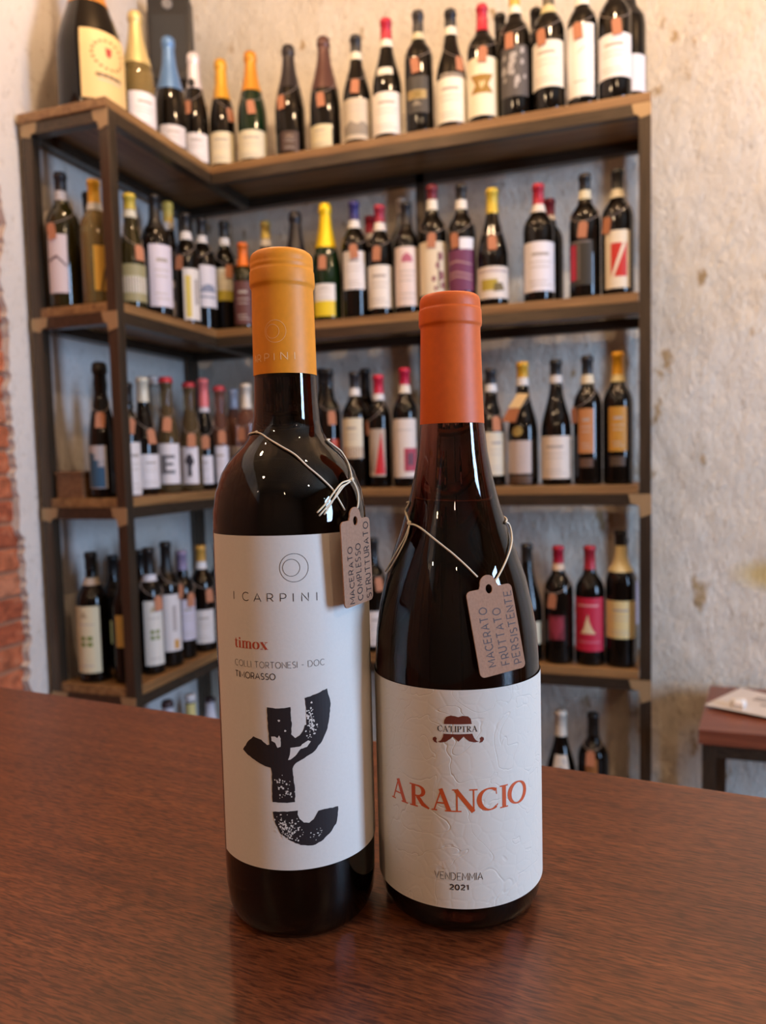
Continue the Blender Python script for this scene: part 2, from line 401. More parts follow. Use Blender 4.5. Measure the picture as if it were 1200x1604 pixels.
def holed_wall(name, axis, c, lo, hi, w0, w1, z0, z1, m):
    """wall slab at x=c or y=c with one rectangular opening, one mesh"""
    V = []; F = []
    def bx(a0, a1, b0, b1):
        s = len(V)
        for t in (0, .12):
            for a, b in ((a0, b0), (a1, b0), (a1, b1), (a0, b1)):
                V.append((c+t, a, b) if axis == 0 else (a, c-t, b))
        F.extend([(s, s+1, s+2, s+3), (s+7, s+6, s+5, s+4)]+[(s+i, s+4+i, s+4+(i+1) % 4, s+(i+1) % 4) for i in range(4)])
    bx(lo, w0, 0, 3); bx(w1, hi, 0, 3); bx(w0, w1, 0, z0); bx(w0, w1, z1, 3)
    return tag(mesh(name, V, F, m), kind='structure')
LIME = mat('lime_wall', (.26, .17, .11), .9)
holed_wall('wall_right', 0, 3.3, -3.0, YW+.1, -.25, .5, .8, 2.45, LIME)
tag(box('wall_front', (XW-.2, -3.12, 0), (3.3, -3.0, 3.0), LIME), kind='structure')
# left wall: brick core, plaster coat that stops in a ragged edge, loose bricks showing
o = box('wall_left', (XW-.2, -3.0, 0), (XW-.026, YW+.1, 3.0), mat('brick_mortar', (.36, .16, .09), .95)); tag(o, 'plastered brick wall at the short wing of the shelves', kind='structure')
WL = o
edge = []
zz = 0.0; random.seed(3)
while zz < 2.07:
    edge.append((1.497+random.uniform(-.006, .006)+.018*noise.noise((zz*7, 2, 1))+(.014 if zz < 1.15 else 0), zz)); zz += .012
top = [(1.48-k*.045, 2.07+.25*(1-math.exp(-k*.35))+random.uniform(-.012, .012)) for k in range(1, 24)]
outl = [(YW+.08, 0), (YW+.08, 3.0), (-3, 3.0), (-3, 2.37)]+top[::-1]+edge[::-1]
tri = tessellate_polygon([[Vector((y, z, 0)) for y, z in outl]])
nv = len(outl); V = [(XW, y, z) for y, z in outl]+[(XW-.028, y, z) for y, z in outl]
F = []
for t in tri:
    a, b, c = [Vector((outl[k][0], outl[k][1], 0)) for k in t]
    F.append(tuple(t) if (b-a).cross(c-a).z > 0 else (t[0], t[2], t[1]))
F += [(i, nv+i, nv+(i+1) % nv, (i+1) % nv) for i in range(nv)]
o = mesh('plaster_coat', V, F, PLL, WL)
BR = [mat('brick_red_%s' % n, c, .9) for n, c in (('deep', (.36, .085, .035)), ('warm', (.46, .13, .055)), ('pale', (.50, .19, .10)))]
for m_ in BR:
    b = m_.node_tree.nodes['Principled BSDF']; c0 = b.inputs['Base Color'].default_value[:3]
    n = N(m_, 'ShaderNodeTexNoise', Scale=38.0, Detail=5.0); tc = N(m_, 'ShaderNodeNewGeometry'); L(m_, tc, 'Position', n, 'Vector')
    r = ramp(m_, [(.3, tuple(x*.55 for x in c0)), (.55, c0), (.85, (.50, .22, .12))]); L(m_, n, 'Fac', r, 'Fac'); L(m_, r, 'Color', b, 'Base Color')
    bp = N(m_, 'ShaderNodeBump', Strength=.8, Distance=.01); L(m_, n, 'Fac', bp, 'Height'); L(m_, bp, 'Normal', b, 'Normal')
def brick_mesh(w_, h_, d_):
    bm = bmesh.new(); bmesh.ops.create_cube(bm, size=1)
    for v in bm.verts: v.co = Vector((v.co.x*d_, v.co.y*w_, v.co.z*h_))
    bmesh.ops.bevel(bm, geom=bm.edges[:], offset=.004, segments=1, affect='EDGES')
    for v in bm.verts: v.co += Vector([random.uniform(-.0018, .0018) for _ in range(3)])
    me = bpy.data.meshes.new('brick'); bm.to_mesh(me); bm.free(); return me
BM = [brick_mesh(.205, .052, .05) for _ in range(3)]+[brick_mesh(.095, .052, .05)]
MSET = {}
for row in range(31):
    z = .35+row*.0615
    y = 1.62 if row % 2 else 1.52
    while y > .78:
        me0 = BM[random.randrange(3)]; ci = random.randrange(3)
        key = (me0.name, ci)
        if key not in MSET:
            me = me0.copy(); me.materials.append(BR[ci]); MSET[key] = me
        b = bpy.data.objects.new('brick', MSET[key]); COL.objects.link(b); b.parent = WL
        b.location = (XW-.0455+random.uniform(-.003, .003), y-.1025, z+random.uniform(-.002, .002))
        b.rotation_euler = (random.uniform(-.02, .02), 0, 0)
        y -= .2165

# ------------------------------------------------------------------ bar counter
EX = Vector((.686, -.06847, 0)).normalized(); ang = math.atan2(EX.y, EX.x)
CT = root('bar_counter', (-.1893, .5418, 0), 'long reddish brown wooden counter top under the two front bottles', 'counter', None, ang)
box('worktop', (-1.05, -.72, 1.06), (1.75, 0, 1.1), COUNTER, CT, .0015)
box('counter_front', (-1.0, -.66, .08), (1.7, -.06, 1.06), wood('counter_panel', (.07, .025, .01), (.12, .045, .018), (.16, .06, .025), 1, .5, 2), CT)
box('plinth', (-.95, -.6, 0), (1.65, -.10, .08), STEEL, CT)

# ------------------------------------------------------------------ shelving
T = .03*.96; BT = .023
UN = root('shelving_unit', (XI, YB, 0), 'corner shelving of black steel tube with wooden boards carrying the bottles', 'shelving')
O = Vector((XI, YB, 0))
def sb(name, a, b, m, bev=0.):
    return box(name, Vector(a)-O, Vector(b)-O, m, UN, bev)
XL = XI-D; YK = YB+DB
ztop = Z[0]-BT
for (x, y) in ((XL, YF), (XI-T, YF), (XR-T, YB), (XL, YK-T), (XR-T, YK-T), ((XI+XR)/2-.052, YK-T)):
    sb('post', (x, y, 0), (x+T, y+T, ztop), STEEL, .002)
for k, z in enumerate(Z):
    zb = z-BT
    e = 0 if k == 0 else T
    f0 = .0005
    sb('long_board', (XL+(.004 if k == 0 else T+.001), YB+f0, zb), (XR-e-.0008, YK-(.002 if k == 0 else T+.001), z), BOARD, .0015)
    sb('short_board', (XL-(.006 if k == 0 else -T-.001), YF-(.006 if k == 0 else -.001), zb), (XI-f0-(0 if k == 0 else .0), YB-.0005, z), BOARDY, .0015)
    r0, r1 = zb-T-.0005, zb-.0005
    sb('rail', (XI+.001, YB, r0), (XR-T, YB+T*.9, r1), STEEL, .001)
    sb('rail', (XL+T, YK-T, r0), (XR-T, YK-.001, r1), STEEL, .001)
    sb('rail', (XR-T, YB+T, r0), (XR, YK-T, r1), STEEL, .001)
    sb('rail', (XL+T, YF, r0), (XI-T, YF+T, r1), STEEL, .001)
    sb('rail', (XI-T, YF+T, r0), (XI, YK-T-.001, r1), STEEL, .001)
    sb('rail', (XL, YF+T, r0), (XL+T, YK-T, r1), STEEL, .001)
def weld(x, y, z, sx, long=.055, drop=.05, th=.0016):
    """bare ground corner patch, L shaped, on the face towards the room"""
    pts = [(0, 0), (sx*long, 0), (sx*long*.9, -T*.8), (sx*T*1.05, -T), (sx*T*.9, -drop*1.2), (0, -drop)]
    n = len(pts); V = [(x+a-O.x, y-O.y, z+b) for a, b in pts]+[(x+a-O.x, y-th-O.y, z+b) for a, b in pts]
    fr = tuple(range(n, 2*n)); F = [tuple(range(n)), fr[::-1]]+[(i, n+i, n+(i+1) % n, (i+1) % n) for i in range(n)]
    tag(mesh('weld_patch', V, F, WELD, UN), 'bare pale steel weld corner')
for k in (2, 3): weld(XR, YB, Z[k]-BT-.001, -1)
weld(XR, YB, Z[0]-BT-.001, -1, .045, .03)
for k in (0, 1, 2, 3): weld(XL, YF, Z[k]-BT-.001, 1, .05, .03); weld(XI, YF, Z[k]-BT-.001, -1, .045, .04)

# ------------------------------------------------------------------ shelf bottles
PROF = {
 'bord': [(.0, 0), (.80, .0), (.95, .008), (1, .03), (1, .60), (.985, .635), (.93, .668), (.82, .700), (.66, .730), (.50, .757), ('n', 1.22, .785), ('n', 1.04, .82), ('n', 1.0, .86), ('n', .98, .955), ('n', 1.10, .958), ('n', 1.10, .982), ('n', .98, 1.0), (0, 1.0)],
 'burg': [(.0, 0), (.80, .0), (.95, .008), (1, .03), (1, .42), (.985, .46), (.93, .51), (.83, .565), (.70, .62), (.575, .675), (.47, .73), ('n', 1.12, .79), ('n', 1.02, .85), ('n', .98, .955), ('n', 1.10, .958), ('n', 1.10, .982), ('n', .98, 1.0), (0, 1.0)],
 'champ': [(.0, 0), (.82, .0), (.96, .008), (1, .03), (1, .40), (.98, .45), (.92, .51), (.81, .58), (.68, .645), (.56, .71), (.46, .775), ('n', 1.10, .84), ('n', 1.02, .885), ('n', 1.0, .915), ('n', 1.16, .925), ('n', 1.16, .95), ('n', 1.08, .985), ('n', .8, 1.0), (0, 1.0)],
}
PROF['jero'] = [(.0, 0), (.82, .0), (.96, .006), (1, .025), (1, .33), (.975, .38), (.90, .435), (.78, .50), (.65, .56), (.53, .62), (.44, .68), ('n', 1.12, .76), ('n', 1.02, .85), ('n', 1.0, .915), ('n', 1.16, .925), ('n', 1.16, .95), ('n', 1.08, .985), ('n', .8, 1.0), (0, 1.0)]
def profile(kind, h, r):
    rn = {'bord': .0140, 'burg': .0145, 'champ': .0158, 'jero': .027}[kind]
    return [((p[1]*rn, p[2]*h) if p[0] == 'n' else (p[0]*r, p[1]*h)) for p in PROF[kind]]
def cut_profile(tab, z0, z1, off):
    out = [(interp(tab, z0)+off, z0)]
    for r, z in tab:
        if z0 < z < z1 and r > 0: out.append((r+off, z))
    out.append((interp(tab, z1-1e-6)+off, z1)); return out
GREY = mat('print_grey', (.20, .18, .17), .6)
def pm(c): return mat('print_'+c, c, .55)
def decorate(V, F, mi, mats, rf, kind, a0, a1, z0, z1):
    R = rf((z0+z1)/2)+.001; c = (a0+a1)/2; w_ = (a1-a0)*R; h_ = z1-z0; off = .0010
    def mid(col):
        m = GREY if col == 'grey' else pm(col)
        if m not in mats: mats.append(m)
        return mats.index(m)
    def rect(x0, x1, y0, y1, col):
        patch(V, F, mi, rf, off, c+(x0-.5)*w_/R, c+(x1-.5)*w_/R, z0+y0*h_, z0+y1*h_, mid(col))
    def poly(pts, col): polydecal(V, F, mi, rf, off+.0002, c, R, [((x-.5)*w_, z0+y*h_) for x, y in pts], mid(col), .008)
    def lines(ys, x0=.2, x1=.8):
        for k, y in enumerate(ys): rect(x0+.04*(k % 2), x1-.06*(k % 3), y, y+.018, 'b8afa8')
    if kind in ('t', 'l'):
        rect(.28, .72, .72, .78, 'a79d96' if kind == 't' else '9a8474'); lines((.58, .48, .2, .12))
    elif kind == 'mark': poly([(.4, .58), (.62, .66), (.66, .69), (.5, .63)], '5a5a60'); lines((.2,), .3, .7)
    elif kind == 'crest':
        for s in range(18):
            a = math.radians(20*s); rect(.5+.30*math.cos(a)-.03, .5+.30*math.cos(a)+.03, .66+.2*math.sin(a)-.015, .66+.2*math.sin(a)+.02, '8c6a3c')
        poly([(.44, .76), (.56, .76), (.55, .66), (.5, .62), (.45, .66)], 'a84030'); lines((.34, .28), .25, .8)
        rect(.25, .75, .33, .38, '6a5030')
    elif kind == 'pic': lines((.8, .68)); poly([(.1, .1), (.9, .1), (.9, .34), (.7, .44), (.55, .36), (.35, .46), (.1, .3)], '8d8478')
    elif kind == 'goldbar': rect(.1, .9, .38, .62, 'a8905c'); rect(.3, .7, .42, .58, 'cdb068'); poly([(.3, .2), (.7, .2), (.5, .34)], '8a8070')
    elif kind == 'goldfig': poly([(.2, .38), (.8, .38), (.66, .52), (.8, .70), (.2, .70), (.34, .52)], '9a7428'); poly([(.4, .58), (.6, .58), (.5, .44)], 'efe0b0')
    elif kind == 'splash':
        for s in range(16):
            x = random.uniform(.12, .85); y = random.uniform(.08, .9); d = random.uniform(.04, .10)
            poly([(x-d, y-d*.6), (x, y-d*.9), (x+d, y-.2*d), (x+d*.5, y+d), (x-d*.6, y+d*.8)], 'a8a4a4')
    elif kind == 'swash': poly([(.05, .52), (.5, .60), (.95, .44), (.95, .48), (.5, .65), (.05, .57)], '6a5a60')
    elif kind == 'branch': poly([(.3, .0), (.42, .0), (.66, .5), (.98, .98), (.8, .84), (.5, .42)], '5a3c18')
    elif kind == 'blk': rect(0.0, .4, .42, .82, '7c7690')
    elif kind == 'goldstripe': rect(.12, .42, .05, .86, 'd0bc58'); rect(.62, .86, .3, .8, 'a8a2a0')
    elif kind == 'logo': poly([(.1, .36), (.9, .36), (.8, .5), (.5, .56), (.2, .5)], '8088a0'); rect(.1, .9, .22, .27, '8088a0')
    elif kind == 'arch': poly([(.3, .74), (.7, .74), (.66, .84), (.5, .9), (.34, .84)], 'b4627a'); lines((.58, .5, .42, .2, .12)); rect(.88, 1, 0, 1, 'c8a870')
    elif kind == 'floral':
        for x, y, d in ((.7, .72, .09), (.62, .55, .07), (.72, .36, .1), (.5, .3, .06), (.78, .18, .08), (.55, .12, .05)):
            poly([(x-d, y), (x-.3*d, y-d), (x+d, y-.4*d), (x+.8*d, y+.7*d), (x-.3*d, y+d)], '8a5058')
        poly([(.62, .1), (.68, .1), (.66, .8), (.62, .8)], '7a6a4a')
    elif kind == 'wave':
        for y in (.66, .40, .30): poly([(.05, y), (.4, y+.04), (.9, y-.04), (.9, y-.01), (.4, y+.08), (.05, y+.05)], 'b08a8c')
    elif kind == 'still': rect(.2, .6, .25, .6, 'b09c38'); poly([(.5, .2), (.78, .26), (.7, .5), (.52, .46)], '6a5a2c'); rect(.08, .92, .82, .9, 'b8a8a8')
    elif kind == 'redstripe': rect(.05, .36, .12, .92, 'b01c38'); rect(.42, .5, .12, .92, '6a6058'); rect(.1, .9, .95, 1, '6a6260')
    elif kind == 'slash': rect(.25, .85, .2, .78, 'bf2418'); poly([(.2, .14), (.32, .14), (.8, .74), (.74, .82), (.66, .74)], 'e0d4bc')
    elif kind == 'blue': rect(.1, .92, .02, .66, '2f5878'); poly([(.1, .66), (.45, .66), (.45, .8), (.1, .86)], '3f6078'); rect(.62, .9, .5, .9, 'b4b0b2')
    elif kind == 'E':
        for a in ((.32, .48, .25, .72), (.48, .78, .25, .34), (.48, .72, .45, .53), (.48, .78, .63, .72)): rect(*a, '6c6a70')
    elif kind == 'fig': poly([(.5, .2), (.68, .2), (.66, .45), (.8, .6), (.66, .82), (.5, .78), (.38, .6), (.52, .5)], '2e2a34')
    elif kind == 'cone': poly([(.35, .04), (.98, .04), (.78, .95)], 'c02028'); poly([(.1, .1), (.25, .1), (.35, .7)], '5a4840')
    elif kind == 'sq': rect(.5, .98, .1, .5, 'a8384c'); rect(.62, .86, .2, .42, '4a3040'); lines((.8,))
    elif kind == 'ring':
        poly([(.5+.2*math.cos(t*PI/5), 1.28+.16*math.sin(t*PI/5)) for t in range(10)], 'a08848')
        rect(0, 1, -.32, -.06, '5a4434'); lines((.5, .3))
    elif kind == 'green4':
        for x in (.3, .55):
            for y in (.40, .49): rect(x, x+.18, y, y+.06, '7a8440')
        poly([(.3, .83), (.6, .83), (.45, .93)], 'b0a080'); lines((.72, .1))
    elif kind == 'orangebox': rect(.55, .8, .04, .2, 'c49040'); rect(.5, .7, .35, .8, 'a8a0a0')
    elif kind == 'heart': poly([(.5, .02), (.95, .55), (.85, .88), (.62, .92), (.5, .78), (.38, .92), (.15, .88), (.05, .55)], '8c2c3c')
    elif kind == 'figure':
        poly([(.28, .33), (.72, .33), (.62, .42), (.54, .56), (.5, .70), (.44, .56), (.38, .42)], 'd8c49c'); rect(.2, .8, .84, .87, 'd8a0a0'); rect(.2, .85, .16, .19, 'c86478')
def make_label(parent, rf, lab, phi):
    a0, a1, z0, z1, col, pr = lab
    A0, A1 = phi+a0, phi+a1
    V = []; F = []; mi = []
    patch(V, F, mi, rf, .0007, A0, A1, z0, z1, 0, None, 1)
    o = mesh('label', V, F, [mat('label_'+col, col, .55)], parent, True)
    if pr:
        V = []; F = []; mi = []; ms = []
        decorate(V, F, mi, ms, rf, pr, A0, A1, z0, z1)
        if F: tag(mesh('label_print', V, F, ms, o, False, mi), kind='stuff')
    return o
def bg_tag(X, Y, z, prof, h, phi, tg, desc, rn):
    dx, zc = tg[0], tg[1]; opt = tg[2] if len(tg) > 2 else ''
    rf = lambda q: interp(prof, q)
    rl = rf(zc)+.004
    a = phi+math.asin(max(-.97, min(.97, dx/rl)))
    cw, chh = .023, .040
    t = root('paper_tag', (X, Y, z), 'kraft tag tied on the '+desc, 'tag', 'small kraft tags tied to the bottle necks')
    ra = max(rf(zc+chh/2), rf(zc)-.006)+.003; rb = rf(zc-chh/2)+.0025
    need = rf(zc)+.0025-(ra+rb)/2
    if need > 0: ra += need; rb += need
    n = Vector((math.cos(a), math.sin(a), 0)); s = Vector((-math.sin(a), math.cos(a), 0))
    top = n*ra+Vector((0, 0, zc+chh/2)); bot = n*rb+Vector((0, 0, zc-chh/2)); up = (top-bot).normalized()
    nn = s.cross(up).normalized()
    if nn.dot(n) < 0: nn = -nn
    mid = (top+bot)/2; rot = random.uniform(-.14, .14)
    sx = s*math.cos(rot)+up*math.sin(rot); ux = up*math.cos(rot)-s*math.sin(rot)
    c = .3
    out = [(-.5, -.5), (.5, -.5), (.5, .5-c*.5), (.5-c, .5), (-.5+c, .5), (-.5, .5-c*.5)]
    m6 = len(out)
    V = [mid+sx*(u*cw)+ux*(v*chh) for u, v in out]; V += [v+nn*.0009 for v in V]
    F = [tuple(range(m6-1, -1, -1)), tuple(range(m6, 2*m6))]+[(i, (i+1) % m6, m6+(i+1) % m6, m6+i) for i in range(m6)]
    mesh('card', V, F, KRAFTBG, t)
    zn = h*(.80 if prof[4][1] > h*.5 else .78)
    pts = []
    zt = min(zc+chh*.5, zn)
    for k in range(20):
        th = 2*PI*k/20
        zz_ = zt+(zn-zt)*(1-math.cos(th))/2*1.0 if zt < zn else zt
        rr = rf(zz_)+.0012
        if k == 0: rr = max(rr, (top.x**2+top.y**2)**.5)
        pts.append((rr*math.cos(a+th), rr*math.sin(a+th), zz_))
    tube('string', pts, .0008, STRINGBG, t, 4, True)
    if opt == 'big':
        for nm, m_, (w_, lo, hi, tl) in (('cream_card', mat('cream_card', (.80, .66, .42), .7), (.040, .02, .062, .25)), ('kraft_card', KRAFTBG, (.042, -.018, .018, .25))):
            V = []
            for u, v in ((-.5, lo), (.5, lo), (.5, hi), (-.42, hi)):
                V.append(mid+nn*(.004+.010*(1 if v < .03 else .2))+sx*(u*w_+v*tl)+ux*(v-.004))
            V += [v+nn*.0008 for v in V]
            mesh(nm, V, [(3, 2, 1, 0), (4, 5, 6, 7), (0, 1, 5, 4), (1, 2, 6, 5), (2, 3, 7, 6), (3, 0, 4, 7)], m_, t)
SHN = ['top shelf', 'second shelf', 'third shelf', 'fourth shelf', 'lowest shelf']
def bg_bottle(sec, sh, X, Y, h, r, phi, kind, glass, cap, band, labs, tg, desc):
    z = Z[sh]+.0003
    b = root('wine_bottle', (X, Y, z), desc, 'bottle', 'wine bottles on the '+SHN[sh])
    prof = profile(kind, h, r); rf = lambda q: interp(prof, q)
    lathe('glass_body', prof, GLASS[glass], b, 28)
    foil = kind in ('champ', 'jero')
    z0 = max(cap[1], .3)*h
    cm = mat(('foil_' if foil else 'capsule_')+cap[0], cap[0], .38 if foil else .42, .28 if foil else .10)
    cpn = 'crown_cap' if cap[1] > .955 else ('foil' if foil else 'capsule')
    if cpn == 'crown_cap':
        rn = rf(h*.96); lathe('crown_cap', [(rn+.0005, h*.955), (rn+.0026, h*.957), (rn+.001, h*.99), (rn*.85, h+.0015), (0, h+.0018)], cm, b, 21, False)
    else:
        cp = cut_profile(prof, z0, h, .0007); cp = cp[:-1]+[(cp[-1][0], h+.0004), (0, h+.0008)]
        lathe(cpn, cp, cm, b, 28)
    if band:
        lathe('neck_band', cut_profile(prof, band[0]*h, band[1]*h, .0013), mat('band_'+band[2], band[2], .6), b, 28)
    for lb in labs: make_label(b, rf, lb, phi)
    if tg:
        if len(tg) > 2 and tg[2] == 'disc':
            a = phi-.3; zc = h*.72; rr = rf(zc)+.004
            V = [(rr*math.cos(a)+.010*math.cos(q*PI/8)*-math.sin(a), rr*math.sin(a)+.010*math.cos(q*PI/8)*math.cos(a), zc+.012*math.sin(q*PI/8)) for q in range(16)]
            V += [(x+.001*math.cos(a), y+.001*math.sin(a), zz_) for x, y, zz_ in V]
            mesh('neck_medallion', V, [tuple(range(15, -1, -1)), tuple(range(16, 32))]+[(i, (i+1) % 16, 16+(i+1) % 16, 16+i) for i in range(16)], pm('1c1a1b'), b)
        if not (len(tg) > 2 and tg[2] == 'hide'): bg_tag(X, Y, z, prof, h, phi, tg, desc, 0)
